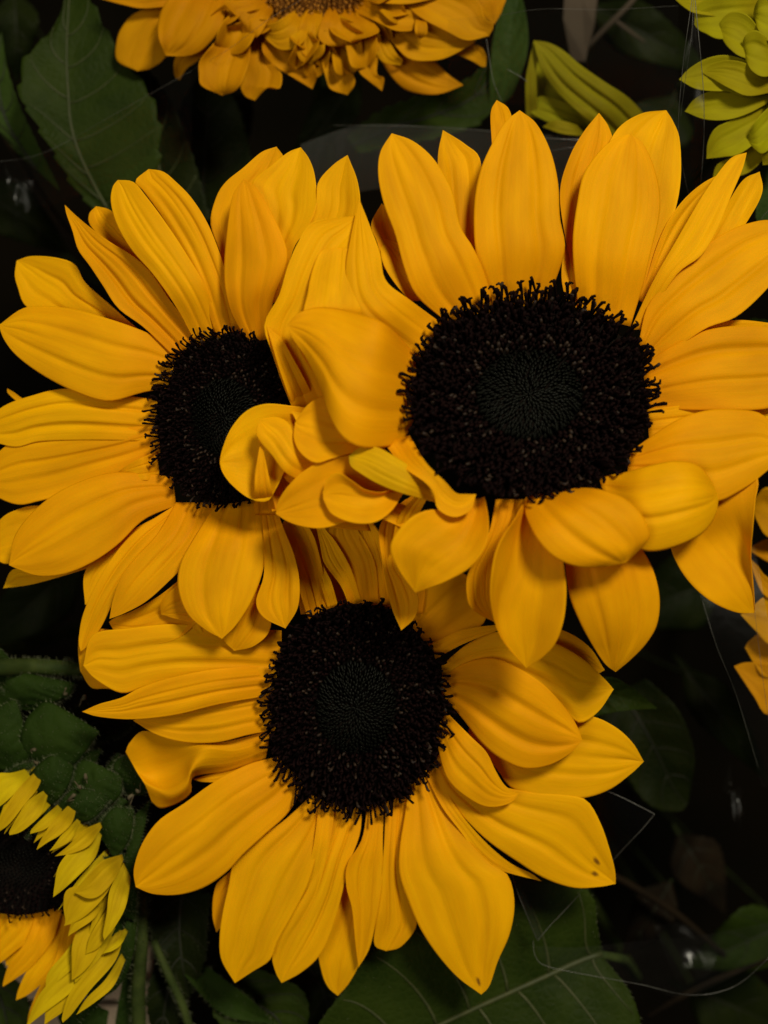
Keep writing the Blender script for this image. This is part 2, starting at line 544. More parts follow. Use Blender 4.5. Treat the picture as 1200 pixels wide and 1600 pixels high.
def seed_head(fl, core='disc', outer='stamen', n=1150, inner=0.45, midr=0.58, length=26.0, up=0.55, seed=1, dome=16.0, plain=False):
    """Dark disc: a domed core, tight buds in the middle, forked stamens around the outside."""
    rr = random.Random(seed)
    nx, ny = -fl.gx, -fl.gy

    def pos(r, a, h=0.0):
        x, y = fl.cx + cos(a) * r * fl.rx, fl.cy + sin(a) * r * fl.ry
        dm = dome * (1 - r ** 2.2) - 22 * math.exp(-(r / 0.24) ** 2)
        z = fl.plane(x, y) + dm
        return (x + nx * h, y + ny * h, z + h)
    # core
    verts, faces = [], []
    nr, na = 14, 48
    for i in range(nr + 1):
        for k in range(na):
            r = 1.0 * i / nr
            p = pos(max(r, 0.001), 2 * pi * k / na, -3)
            verts.append(W(*p))
    for i in range(nr):
        for k in range(na):
            q = (k + 1) % na
            faces.append((i * na + k, (i + 1) * na + k, (i + 1) * na + q, i * na + q))
    bot = len(verts)
    for i in range(1, 7):
        t = i / 6
        for k in range(na):
            r = cos(t * pi / 2) * 0.98 + 0.02
            x, y = fl.cx + cos(2 * pi * k / na) * r * fl.rx * 0.96, fl.cy + sin(2 * pi * k / na) * r * fl.ry * 0.96
            h = -14 - 46 * sin(t * pi / 2)
            verts.append(W(x + nx * h, y + ny * h, fl.plane(x, y) + h))
    rim = nr * na
    for i in range(6):
        a0 = rim if i == 0 else bot + (i - 1) * na
        b0 = bot + i * na
        for k in range(na):
            q = (k + 1) % na
            faces.append((a0 + k, b0 + k, b0 + q, a0 + q))
    link_mesh('seed_head', verts, faces, M[core], fl.root, None, origin=W(fl.cx, fl.cy, fl.plane(fl.cx, fl.cy)))
    # florets
    groups = {'bud': ([], [], []), 'anther': ([], [], []), 'stamen': ([], [], [])}
    ga = pi * (3 - sqrt(5))
    ni = int(n * inner * inner * 1.9)
    seq = [(sqrt((i + 0.5) / ni) * inner, i * ga) for i in range(ni)]
    seq += [(sqrt((i + 0.5) / n), i * ga) for i in range(n) if sqrt((i + 0.5) / n) >= inner]
    for r, a in seq:
        if r < inner:
            key = 'bud'
        elif r < midr:
            key = "anther" if rr.random() < 0.25 else 'stamen'
        else:
            key = 'stamen' if rr.random() < 0.93 else 'anther'
        V, F, U = groups[key]
        a += rr.uniform(-0.02, 0.02) + (rr.uniform(-0.014, 0.014) / max(r, 0.05) if r < inner else 0)
        if key == 'bud':
            h = 3 + 3 * rr.random() + 8 * (r / inner) ** 3
            lean = -0.25 + 0.5 * r
            b = pos(r, a); m = pos(r + 0.004, a, h * 0.55); t = pos(max(0.01, r - 0.03 * (1 - r)), a, h)
            rad = rr.uniform(2.0, 3.0) * sqrt(fl.rx * fl.ry) / 170
            tube_into(V, F, U, [W(*b), W(*m), W(*t)], [rad * S, rad * 0.95 * S, rad * 0.2 * S], 5)
            continue
        k = (r - inner) / (1 - inner)
        h = (length * (0.45 + 0.6 * k)) * rr.uniform(0.55, 1.25) * fl.rx / 180
        out = (0.2 + up * k * k) * rr.uniform(0.6, 1.4)
        ca, sa = cos(a), sin(a)
        b = pos(r, a)
        tw = rr.uniform(-0.75, 0.75)
        ox, oy = ca - sa * tw, sa + ca * tw
        m = pos(r, a, h * 0.6); m = (m[0] + ox * h * out * 0.35, m[1] + oy * h * out * 0.35, m[2])
        t = pos(r, a, h); t = (t[0] + ox * h * out * 0.85, t[1] + oy * h * out * 0.85, t[2])
        rad = 2.5 * sqrt(fl.rx * fl.ry) / 170 * rr.uniform(0.85, 1.2)
        e = rad * 1.7
        hd = rr.uniform(-0.7, 0.7)
        t2 = (t[0] + (ox - oy * hd) * e * 0.9, t[1] + (oy + ox * hd) * e * 0.9, t[2] + e * 0.5)
        tube_into(V, F, U, [W(*b), W(*m), W(*t), W(*t2)], [rad * 0.9 * S, rad * 0.7 * S, rad * 1.05 * S, rad * 0.85 * S], 6)
        if plain:
            continue
        if k > 0.25 and rr.random() < 0.42:      # second lobe of a forked tip
            sg = rr.choice((-1, 1))
            e = rr.uniform(4, 7) * fl.rx / 180
            q1 = (t[0] + ox * e * 0.5 - oy * sg * e * 0.6, t[1] + oy * e * 0.5 + ox * sg * e * 0.6, t[2] + e * 0.3)
            q2 = (t[0] + ox * e * 0.3 - oy * sg * e * 1.2, t[1] + oy * e * 0.3 + ox * sg * e * 1.2, t[2] - e * 0.2)
            tube_into(V, F, U, [W(*t), W(*q1), W(*q2)], [rad * 0.8 * S, rad * 0.85 * S, rad * 0.6 * S], 4)
    if plain:
        for key, mt in (('bud', outer), ('anther', outer), ('stamen', outer)):
            V, F, U = groups[key]
            if V:
                tag(link_mesh('florets', V, F, M[mt], fl.root, U, origin=W(fl.cx, fl.cy, fl.z0)), kind='stuff')
        return
    for key, nm in (('bud', 'inner_buds'), ('anther', 'brown_florets'), ('stamen', 'outer_stamens')):
        V, F, U = groups[key]
        tag(link_mesh(nm, V, F, M[key], fl.root, U, origin=W(fl.cx, fl.cy, fl.z0)), kind='stuff')


def stem_for(fl, bend=(0, 0), r=17, start=None):
    nx, ny = -fl.gx, -fl.gy
    h = -55
    s = start or (fl.cx + nx * h, fl.cy + ny * h, fl.plane(fl.cx, fl.cy) + h + 8)
    g = -H0 / S
    bx, by = fl.base
    k = (D - g) / D
    # the root Empty stands at W(bx, by, 0) projected straight down
    ex, ey = 600 + (bx - 600) / k, 800 + (by - 800) / k
    pts = [s, (s[0] + nx * -90 + bend[0] * 0.5, s[1] + ny * -90 + bend[1] * 0.5, s[2] - 120),
           ((s[0] + ex) / 2 + bend[0], (s[1] + ey) / 2 + bend[1], (s[2] + g) / 2), (ex, ey, g)]
    tube('stem', pts, [r * 1.1, r, r * 0.95, r], M['stem'], fl.root, 12, 24)


def leaf(fl, L, R, tip, zp, parent=None, mat='leaf', vein='vein', nveins=6, serr=4.0, cup=8.0, fold=10.0, z=0, midw=3.2, nu=70, nv=25,
         name='leaf', hairs=0, mid=None, wave=6.0, seed=3, vangle=0.2, teeth=14):
    root = parent or fl.root
    rr = random.Random(seed)
    us = [i / (nu - 1) for i in range(nu)]
    rs = [resample(list(l) + [tip], us) for l in (L, R)]
    ms = resample(list(mid) + [tip], us) if mid else None
    ph = [rr.uniform(0, 6.28) for _ in range(4)]
    grid, uvg = [], []

    def point(i, v):
        u = us[i]
        a, b = rs[0][i], rs[1][i]
        c = ms[i] if ms else tuple((p + q) / 2 for p, q in zip(a, b))
        e = a if v < 0 else b
        s = abs(v)
        x, y = c[0] + (e[0] - c[0]) * s, c[1] + (e[1] - c[1]) * s
        if serr and s > 0.85:
            dx, dy = e[0] - c[0], e[1] - c[1]
            ln = sqrt(dx * dx + dy * dy) + 1e-6
            tooth = ((u * teeth + (0.3 if v < 0 else 0)) % 1.0)
            am = serr * (tooth - 0.5) * (s - 0.85) / 0.15 * min(1, ln / 30)
            x += dx / ln * am; y += dy / ln * am
        w = min(1, sqrt((a[0] - b[0]) ** 2 + (a[1] - b[1]) ** 2) / 90)
        zz = z + lerp_list(zp, u) + cup * v * v * w + fold * s * w
        zz += wave * w * (v * sin(u * 6 + ph[0]) + 0.6 * v * v * sin(u * 12 + ph[1]) + 0.5 * sin(u * 4 + ph[2]))
        # quilting between the side veins
        zz += 2.4 * w * sin((u - vangle * s) * nveins * 2 * pi) * (1 - s) * s * 3
        return (x, y, zz)
    for i in range(nu):
        grid.append([point(i, 2 * j / (nv - 1) - 1) for j in range(nv)])
        uvg.append([(us[i], j / (nv - 1)) for j in range(nv)])
    v, f, uv = Sheet(grid, uvg).mesh(1.6)
    o = link_mesh(name, v, f, M[mat], root, uv, origin=W(*grid[0][nv // 2]))
    if vein:
        V, F, U = [], [], []
        pts = [grid[i][nv // 2] for i in range(0, nu, 2)]
        tube_into(V, F, U, [W(p[0], p[1], p[2] + 0.6) for p in pts], [midw * (1 - 0.75 * i / len(pts)) * S for i in range(len(pts))], 6)
        link_mesh('midrib', V, F, M[vein], o, U, origin=W(*pts[0]))
        for q in range(nveins):
            u0 = 0.04 + 0.8 * q / nveins
            for sg in (-1, 1):
                uu0 = u0 + rr.uniform(-0.02, 0.02)
                pts = []
                for s in range(9):
                    t = s / 8
                    u = min(0.985, uu0 + vangle * t ** 1.3)
                    p = point(int(u * (nu - 1)), sg * t * 0.93)
                    # smooth between rows
                    fr = u * (nu - 1) - int(u * (nu - 1))
                    p2 = point(min(nu - 1, int(u * (nu - 1)) + 1), sg * t * 0.93)
                    pts.append(tuple(m + (n - m) * fr for m, n in zip(p, p2)))
                V, F, U = [], [], []
                tube_into(V, F, U, [W(p[0], p[1], p[2] + 0.4) for p in pts], [midw * 0.5 * (1 - 0.7 * s / 8) * S for s in range(9)], 5)
                link_mesh('side_vein', V, F, M[vein], o, U, origin=W(*pts[0]))
    if hairs:
        hair_on(o, grid, hairs, rr)
    return o


def hair_on(parent, grid, n, rr, ln=(2.5, 6), edge=0.55):
    V, F, U = [], [], []
    nu, nv = len(grid), len(grid[0])
    for _ in range(n):
        i = rr.randrange(nu - 1)
        e = rr.random() < edge
        j = (0 if rr.random() < 0.5 else nv - 1) if e else rr.randrange(nv)
        p = grid[i][j]
        m = grid[i][nv // 2]
        l = rr.uniform(*ln)
        if e:
            dx, dy = p[0] - m[0], p[1] - m[1]
            q = sqrt(dx * dx + dy * dy) + 1e-6
            d = (dx / q * l + rr.uniform(-2, 2), dy / q * l + rr.uniform(-2, 2), rr.uniform(-1, 3))
        else:
            d = (rr.uniform(-3, 3), rr.uniform(-3, 3), l)
        tube_into(V, F, U, [W(*p), W(p[0] + d[0], p[1] + d[1], p[2] + d[2])], [0.38 * S, 0.1 * S], 3, cap=False)
    if V:
        tag(link_mesh('hairs', V, F, M['hair'], parent, U), kind='stuff')


def underside(fl, n=22, r0=0.75, r1=1.28, skip=lambda a: False):
    """Green bracts round the back of a bloom."""
    rr = random.Random(int(fl.cx))
    for i in range(n):
        a = 2 * pi * i / n + rr.uniform(-.08, .08)
        if skip(a):
            continue
        def pt(r, da, h):
            x, y = fl.cx + cos(a + da) * r * fl.rx, fl.cy + sin(a + da) * r * fl.ry
            return (x - fl.gx * h, y - fl.gy * h), fl.plane(x, y) + h
        (p0, z0), (p1, z1), (p2, z2) = pt(r0, 0, -46), pt(1.0, 0, -34), pt(r1, 0, -40)
        L = [pt(r0, -.13, 0)[0], pt(1.0, -.15, 0)[0]]
        R = [pt(r0, .13, 0)[0], pt(1.0, .15, 0)[0]]
        leaf(fl, L, R, p2, [z0, z1, z2], mat='bract', vein=None, nu=12, nv=7, serr=0, name='bract', fold=2, cup=3, wave=1, seed=i)

# ------------------------------------------------------------------ the shelf under the flowers
def flat_slab(name, corners, z_top, z_bot, mat):
    v = [Vector((x, y, z_top)) for x, y in corners] + [Vector((x, y, z_bot)) for x, y in corners]
    n = len(corners)
    f = [tuple(range(n)), tuple(reversed(range(n, 2 * n)))]
    f += [(i, n + i, n + (i + 1) % n, (i + 1) % n) for i in range(n)]
    return link_mesh(name, v, f, mat, None, None, smooth=False, origin=(corners[0][0], corners[0][1], z_bot))


tag(flat_slab('ground', [(-1.6, -1.6), (1.6, -1.6), (1.6, 1.6), (-1.6, 1.6)], -0.001, -0.03, M['soil']), kind='structure')

# ------------------------------------------------------------------ sunflower A: upper right, widest open
A = Flower('sunflower', 'widest open sunflower with a broad dark disc, overlapping the two dark-eyed sunflowers beside it', 'sunflower',
           (826, 619), 184, 153, 150, -0.15, 0.33, base=(640, 760), group='dark-eyed sunflowers in the bunch')
seed_head(A, n=1650, seed=11)
stem_for(A)
petal(A, [(700, 505), (652, 464), (632, 420), (617, 365), (600, 320), (591, 275), (594, 238)],
      [(775, 495), (760, 435), (740, 388), (720, 355), (710, 310), (700, 283), (675, 245), (645, 220)], (612, 208), 2.2, cup=-4, groove=5)
petal(A, [(700, 430), (690, 330), (684, 250)], [(748, 430), (752, 330), (751, 252), (728, 226)], (692, 203), 0, cup=8, crease=6)
petal(A, [(772, 495), (752, 440), (742, 385), (741, 320), (750, 268), (768, 226), (790, 190)],
      [(850, 480), (872, 428), (883, 385), (875, 340), (872, 285), (860, 235), (838, 193)], (812, 172), 2.4, cup=-4, groove=5)
petal(A, [(775, 300), (768, 215), (767, 175)], [(812, 300), (806, 220), (796, 172)], (776, 156), 0, z=-12, crease=8)
petal(A, [(905, 470), (884, 375), (875, 300), (890, 245), (912, 206)], [(935, 470), (947, 330), (958, 235), (952, 200)], (936, 176), 0.3, cup=8)
petal(A, [(890, 490), (878, 440), (880, 400), (890, 370)], [(920, 490), (915, 440), (910, 400)], (902, 350), 0.6)
petal(A, [(905, 490), (897, 430), (895, 370), (903, 310), (912, 272), (935, 238), (960, 217)],
      [(985, 510), (1005, 445), (1018, 390), (1030, 340), (1031, 300), (1020, 255), (1003, 222)], (985, 209), 2.3, cup=-7, crease=0, groove=4)
petal(A, [(960, 440), (935, 330), (940, 260), (962, 205), (1000, 178)], [(1000, 470), (1037, 380), (1056, 325), (1064, 275), (1062, 218), (1052, 190)],
      (1041, 172), 0.5, cup=6, crease=8)
petal(A, [(985, 515), (1020, 440), (1055, 378), (1090, 318), (1115, 280), (1142, 247)],
      [(1005, 515), (1055, 432), (1095, 400), (1120, 360), (1143, 305), (1160, 265)], (1167, 238), 2.2, cup=-3, roll=4, groove=2)
petal(A, [(1000, 470), (1030, 375), (1060, 322), (1100, 285)], [(1020, 480), (1065, 400), (1105, 340), (1137, 292)], (1150, 262), 0.4, roll=-10)
petal(A, [(1080, 430), (1120, 350), (1158, 285)], [(1110, 430), (1168, 345), (1191, 300)], (1187, 268), 0.2, cup=9, crease=6)
petal(A, [(998, 535), (1012, 478), (1045, 438), (1085, 398), (1125, 368), (1165, 350), (1210, 345)],
      [(1015, 565), (1062, 540), (1105, 512), (1150, 495), (1195, 455), (1230, 410)], (1245, 375), 1.8, cup=2, groove=8, roll=6)
petal(A, [(1040, 545), (1095, 512), (1150, 500)], [(1040, 570), (1100, 540), (1160, 530)], (1215, 506), 0.4, cup=0)
petal(A, [(1005, 570), (1050, 540), (1100, 517), (1155, 509), (1215, 515)], [(1010, 640), (1060, 640), (1110, 641), (1200, 638), (1260, 610)],
      (1300, 570), 1.4, cup=-4, groove=6)
petal(A, [(1010, 640), (1080, 632), (1160, 628)], [(1015, 690), (1090, 680), (1170, 665)], (1240, 645), 0.2)
petal(A, [(985, 705), (1020, 680), (1060, 655), (1105, 641), (1155, 640), (1195, 650)], [(980, 740), (1050, 765), (1110, 785), (1160, 765), (1200, 735)],
      (1235, 700), 1.8, cup=-10, groove=3)
petal(A, [(935, 745), (975, 738), (1020, 726), (1060, 720), (1095, 730)], [(950, 790), (980, 845), (1010, 861), (1050, 856), (1095, 835), (1118, 805)],
      (1124, 770), 2.6, zp=[0, 22, 26, -30], cup=-20, crease=0, groove=4, z=8)
petal(A, [(870, 768), (905, 762), (940, 765), (975, 778), (1000, 800), (1015, 830), (1010, 848)],
      [(838, 772), (820, 793), (828, 822), (845, 850), (870, 873), (905, 886), (945, 886)], (978, 879), 3.4,
      zp=[0, 26, 26, 2], cup=-12, crease=0, groove=6, z=10)
petal(A, [(1040, 790), (1046, 850), (1062, 888), (1085, 918), (1115, 942), (1150, 957)], None, None, 0.6,
      lines=[[(1030, 780, 0), (1046, 850, -4), (1062, 888, -4), (1085, 918, -4), (1115, 942, -4), (1150, 957, -4), (1178, 958, 0)],
             [(1070, 770, 6), (1108, 808, 0), (1130, 836, -16), (1150, 862, -16), (1165, 885, -12), (1174, 925, -2), (1178.5, 958, 0)],
             [(1120, 740, 0), (1181, 742, 22), (1180, 785, 28), (1176, 830, 26), (1173, 870, 18), (1176, 920, 5), (1179, 958, 0)]],
      groove=1, droop=-40, crease=0, cup=0)
petal(A, [(880, 830), (884, 890), (891, 935), (906, 972), (925, 1007), (945, 1037)],
      [(980, 830), (1008, 865), (1024, 900), (1031, 940), (1026, 978), (1008, 1008), (982, 1034)], (962, 1050), 0.8, cup=-7, droop=-70, groove=4)
petal(A, [(825, 772), (803, 812), (783, 842), (771, 875), (767, 930), (775, 975), (792, 1008)], None, None, 1.4,
      lines=[[(826, 770, 8), (803, 812, 34), (783, 842, 38), (771, 875, 36), (766, 930, 28), (775, 978, 8), (792, 1010, 2), (822, 1044, 0)],
             [(835, 775, 0), (812, 840, -4), (802, 890, -6), (788, 930, -2), (784, 965, -2), (793, 1000, 0), (806, 1020, 0), (822, 1044, 0)],
             [(850, 780, 0), (845, 840, -4), (843, 890, -6), (840, 930, -6), (836, 965, -5), (832, 1000, -3), (828, 1022, -1), (822, 1044, 0)],
             [(865, 780, 4), (876, 850, 8), (882, 890, 10), (885, 925, 9), (881, 968, 6), (868, 1005, 3), (846, 1029, 1), (822, 1044, 0)]],
      cup=0, droop=-70, groove=1.5, nv=31)
petal(A, [(775, 780), (765, 830), (750, 865), (732, 895), (729, 925), (738, 952)], [(805, 780), (792, 830), (776, 865), (769, 920), (771, 950)],
      (774, 973), 0.4, cup=6, droop=-55, roll=-8)
petal(A, [(800, 780), (790, 830), (785, 860)], [(835, 780), (830, 840), (825, 880)], (800, 920), 0.1, cup=4, droop=-50)
petal(A, None, None, None, 1.6,
      lines=[[(735, 776, 0), (700, 795, 6), (668, 797, 8), (640, 810, 6), (616, 838, 0), (610, 862, -6), (624, 893, -16), (649, 926, -30)],
             [(742, 778, -4), (712, 815, -2), (690, 830, 0), (668, 845, 2), (652, 858, 2), (648, 872, -3), (648, 895, -14), (649, 926, -30)],
             [(750, 778, -4), (738, 820, -8), (724, 845, -6), (708, 862, -2), (690, 876, -2), (675, 888, -8), (662, 905, -16), (649, 926, -30)],
             [(757, 776, 8), (763, 808, 14), (763, 835, 14), (754, 862, 12), (733, 888, 4), (700, 907, -6), (675, 917, -16), (649, 926, -30)]],
      cup=0, crease=0, groove=1.5, nv=31, zp=[0, 6, 4, 0])
petal(A, [(640, 680), (665, 722), (695, 752), (712, 770), (728, 772)], [(600, 692), (628, 728), (662, 752), (678, 770), (684, 795), (710, 808), (735, 797)],
      (744, 772), 2.0, zp=[0, 14, 14, 10], cup=5, z=6, groove=2)
# the petals pushed up and folded where the two upper blooms meet
petal(A, [(650, 650), (628, 690), (595, 700), (560, 698), (532, 680), (512, 645), (500, 605), (478, 560), (458, 530)],
      [(650, 555), (605, 508), (560, 490), (520, 481), (490, 481), (465, 490)], (448, 508), 3.0, zp=[0, 40, 34, 10], cup=-20, groove=5, wave=12, crease=0, z=4)
petal(A, [(520, 640), (500, 600), (478, 565), (462, 535)], [(545, 620), (520, 580), (498, 548), (478, 520)], (452, 512), 1.9, zp=[-40, -20, -4, 0], cup=7, z=-10, groove=3)
petal(A, [(470, 660), (452, 620), (436, 575), (424, 535)], [(500, 640), (480, 600), (458, 560), (440, 530)], (416, 508), 1.9, zp=[-50, -30, -10, -4], cup=9, z=-22, groove=3)
petal(A, [(540, 720), (500, 690), (470, 668)], [(560, 700), (520, 668), (495, 650)], (455, 642), 0.9, zp=[-20, -16, -16, -20], z=-24, cup=6, wave=5)
petal(A, [(560, 800), (500, 780), (460, 760), (440, 740)], [(580, 770), (520, 745), (480, 728), (455, 715)], (425, 712), 0.9, zp=[-30, -22, -24, -30], z=-40, cup=8, wave=6)
petal(A, [(640, 830), (600, 812), (570, 800)], [(660, 800), (620, 785), (590, 775)], (545, 790), 1.0, zp=[-24, -20, -22, -30], z=-26, cup=7, wave=6)
petal(A, [(650, 570), (585, 525), (550, 480), (540, 425), (548, 370)], [(690, 505), (640, 468), (603, 438), (594, 395), (577, 350)], (561, 310), 2.0,
      zp=[0, 26, 26, 6], cup=-10, groove=3)
petal(A, None, None, None, 2.0, lines=[[(540, 520), (478, 500), (481, 455), (487, 425), (497, 398), (506, 390)], [(560, 520), (530, 500), (528, 455), (530, 420), (532, 395), (533, 387)], [(600, 510), (568, 495), (562, 455), (560, 425), (558, 400), (556, 390)]],
      zp=[0, 20, 16, 6], cup=-4, groove=1, z=2, crease=0)
petal(A, [(458, 640), (441, 598), (425, 550), (413, 507), (436, 462), (449, 418), (466, 378), (490, 347)],
      [(520, 625), (498, 585), (482, 550), (490, 510), (510, 470), (530, 428), (545, 400), (558, 375)], (563, 336), 1.2, zp=[-30, -6, 10, 4], cup=10, groove=2, crease=4, z=-20)
petal(A, [(500, 640), (470, 590), (448, 540)], [(520, 610), (500, 570), (480, 530)], (450, 500), 0.2, zp=[-30, -30, -30, -40], z=-36)
petal(A, [(560, 780), (480, 720), (440, 690), (420, 690)], [(580, 830), (500, 822), (452, 806), (432, 790)], (415, 750), 0.2, zp=[-30, -30, -40, -50], z=-80, cup=4, groove=2)
petal(A, [(540, 600), (500, 540), (480, 480), (470, 420)], [(620, 540), (590, 480), (580, 430), (570, 400)], (510, 370), 0.6, zp=[-20, -14, -14, -20], z=-20, cup=4, groove=2)
petal(A, [(600, 420), (590, 380), (580, 350)], [(650, 440), (640, 380), (625, 335)], (596, 318), 0.2, z=-6)
petal(A, [(640, 470), (615, 440), (598, 410)], [(680, 470), (660, 420), (630, 385)], (592, 370), 0.8)
# curled lower left petals
petal(A, [(590, 690), (555, 660), (530, 630), (505, 620), (480, 633)], [(605, 704), (560, 706), (520, 716), (493, 723), (470, 708), (459, 685)],
      (461, 660), 1.2, zp=[0, 4, 0, -6], cup=8, groove=1.5, z=-14)
petal(A, [(500, 640), (455, 634), (415, 631), (385, 642), (362, 668), (348, 700)], [(500, 700), (455, 722), (432, 762), (418, 783), (390, 779), (362, 757), (348, 738)],
      (343.5, 722), 0.6, zp=[-10, -22, -34, -26], cup=12, groove=1.5, z=-30, crease=0)
petal(A, [(510, 715), (480, 702), (462, 682), (450, 660), (430, 651)], [(475, 755), (445, 738), (425, 712), (406, 690), (400, 675)], (405, 655), 1.2,
      zp=[0, 6, 4, -4], cup=-9, groove=1.5, z=-26)
petal(A, [(398, 805), (398, 750), (403, 712)], [(432, 805), (421, 748), (412, 706)], (407, 692), 1.0, zp=[-60, -16, -4, 0], z=-36, cup=3)
petal(A, [(425, 800), (416, 750), (413, 710)], [(455, 790), (450, 750), (432, 715)], (414, 694), 0.2, zp=[-40, -44, -40, -20], z=-46, cup=4)
petal(A, [(610, 725), (560, 712), (530, 714), (500, 722), (472, 738), (448, 762), (434, 785)], [(615, 770), (580, 800), (540, 815), (505, 825), (475, 823), (450, 815)],
      (431, 803), 1.6, zp=[-6, -4, -10, -24], cup=9, groove=1.5, z=-20)
petal(A, None, None, None, 2.0,
      lines=[[(632, 745, 10), (604, 768, 14), (572, 766, 16), (548, 750, 14), (528, 738, 12), (512, 748, 9), (504, 770, 4)],
             [(630, 755, 0), (605, 775, -2), (575, 778, 0), (552, 775, 2), (534, 772, 2), (518, 772, 2), (504.5, 774, 3)],
             [(632, 768, 6), (612, 798, 14), (588, 815, 16), (560, 818, 14), (535, 812, 10), (516, 801, 6), (505, 780, 3)]],
      zp=[0, 4, 2, -6], cup=0, groove=1, z=-14, crease=0)
petal(A, [(690, 765), (650, 735), (620, 715), (590, 699), (565, 698)], [(680, 785), (625, 770), (590, 756), (565, 741), (548, 728)], (545, 712), 2.4,
      zp=[0, 8, 8, -6], cup=-9, mat='petal_green', z=-4, groove=2)
petal(A, [(605, 800), (592, 830), (598, 880), (605, 920), (614, 955)], [(650, 770), (625, 830), (622, 880), (640, 903), (654, 935), (648, 965)],
      (627, 985), 0.3, zp=[-30, -50, -60, -70], z=-30, cup=5)
petal(A, [(612, 860), (620, 815), (640, 785)], [(640, 830), (656, 800), (672, 770)], (680, 750), 0.6, zp=[-40, -20, 0, 0], z=-24, cup=6)

# ------------------------------------------------------------------ sunflower B: left, turned aside
B = Flower('sunflower', 'sunflower turned aside, its disc narrowed to an ellipse and half covered by curled petals', 'sunflower',
           (353, 652), 110, 134, 56, 0.42, 0.0, base=(540, 800), group='dark-eyed sunflowers in the bunch')
seed_head(B, n=1200, seed=21, length=26)
stem_for(B)
petal(B, [(355, 470), (345, 400), (329, 350), (337, 310), (352, 285), (380, 262), (408, 238)], [(405, 470), (432, 360), (442, 300), (444, 250)], (432, 229), 0.4, cup=6)
petal(B, [(400, 480), (410, 380), (405, 320), (393, 287), (425, 258), (450, 238)], [(440, 470), (458, 390), (482, 355), (495, 320), (492, 275), (483, 248)],
      (470, 230), 1.0, cup=4, crease=5)
petal(B, [(388, 535), (362, 492), (351, 450), (350, 410), (354, 365), (360, 320), (367, 298)], [(420, 530), (427, 470), (444, 425), (449, 395), (438, 360), (415, 315), (398, 290)],
      (380, 280), 2.4, cup=-6, groove=4)
petal(B, [(430, 500), (450, 430), (475, 370), (493, 320), (497, 285), (520, 258)], [(480, 500), (505, 420), (545, 370), (562, 330), (559, 285)], (543, 242), 0.7,
      cup=4, crease=6, zp=[0, 0, 4, 0])
petal(B, [(340, 530), (300, 420), (260, 350), (225, 300), (211, 283)], [(380, 530), (365, 460), (345, 400), (325, 350), (300, 310), (275, 284), (255, 268)],
      (232, 264), 1.8, cup=-5, groove=4)
petal(B, [(310, 545), (275, 480), (240, 430), (205, 390), (182, 350), (173, 315), (176, 292)], [(352, 530), (322, 450), (287, 390), (257, 345), (227, 305), (208, 284)],
      (184, 281), 2.6, cup=-6, groove=4)
petal(B, [(255, 470), (180, 390), (143, 355), (139, 335)], [(285, 460), (225, 390), (187, 345), (172, 328)], (150, 322), 0.2, cup=4)
petal(B, [(275, 560), (225, 512), (185, 482), (160, 445), (140, 415), (122, 390), (113, 360), (104, 335)],
      [(320, 535), (270, 475), (235, 425), (205, 398), (172, 378), (143, 357), (120, 338)], (101, 320), 1.5, cup=3, groove=8)
petal(B, [(250, 580), (150, 520), (80, 500), (40, 478), (28, 450), (23, 430)], [(270, 560), (205, 505), (165, 470), (132, 440), (118, 414), (90, 403), (50, 400)],
      (26, 407), 0.5, cup=5, groove=6)
petal(B, [(275, 605), (225, 613), (180, 626), (150, 624), (105, 607), (60, 582), (25, 555), (6, 530)],
      [(285, 555), (240, 525), (200, 508), (150, 492), (110, 482), (70, 478), (35, 482)], (-2, 508), 2.3, cup=-8, groove=4)
petal(B, [(250, 690), (180, 688), (120, 688), (60, 690), (20, 698)], [(250, 625), (180, 616), (105, 607), (50, 618), (0, 638)], (-40, 680), 1.6, cup=-5, groove=6)
petal(B, [(250, 715), (200, 735), (150, 752), (100, 772), (60, 783), (20, 787)], [(250, 655), (180, 672), (120, 680), (60, 686), (10, 696)], (-45, 755), 1.2, cup=-5, groove=6)
petal(B, [(60, 650), (30, 630), (13, 615)], [(80, 640), (40, 625), (22, 613)], (11, 607), 0, cup=2)
petal(B, [(245, 705), (215, 718), (200, 726)], [(250, 750), (220, 750), (200, 748)], (178, 742), 1.2, cup=2)
petal(B, [(275, 790), (225, 812), (185, 850), (145, 878), (100, 897), (60, 900), (30, 890)], [(270, 745), (225, 740), (180, 738), (135, 748), (85, 772), (45, 806), (22, 840)],
      (14, 883), 2.3, cup=-7, groove=5)
petal(B, [(120, 800), (60, 790), (25, 797), (0, 812)], [(120, 850), (60, 875), (20, 880), (0, 878)], (-28, 850), 0.3)
petal(B, [(140, 870), (60, 890), (20, 890)], [(160, 880), (115, 895), (70, 908), (40, 915)], (5, 919), 0.2, cup=2)
petal(B, [(280, 790), (200, 832), (150, 870), (131, 900)], [(290, 800), (220, 860), (180, 910), (150, 940)], (133, 945), 0.6, cup=4, droop=10)
petal(B, [(280, 785), (212, 830), (175, 872), (147, 920), (129, 962), (123, 1000)], [(300, 795), (250, 850), (205, 900), (178, 940), (158, 980), (138, 1008)],
      (126, 1018), 1.0, cup=-3, groove=4, droop=0)
petal(B, [(275, 785), (245, 835), (215, 868), (190, 900), (177, 935)], [(335, 785), (325, 835), (295, 876), (262, 910), (228, 940), (195, 958)], (171, 967), 2.2,
      cup=-3, groove=4)
petal(B, [(300, 890), (250, 930), (210, 953), (180, 965)], [(320, 960), (285, 993), (250, 1005), (215, 1006), (190, 996), (178, 985)], (170, 972), 0.5, cup=10, z=6)
petal(B, [(335, 790), (300, 845), (281, 882), (278, 920), (292, 958), (318, 982)], [(405, 780), (413, 820), (415, 865), (407, 905), (390, 945), (368, 978)],
      (347, 998), 2.6, cup=-7, groove=5, fol=0.15)
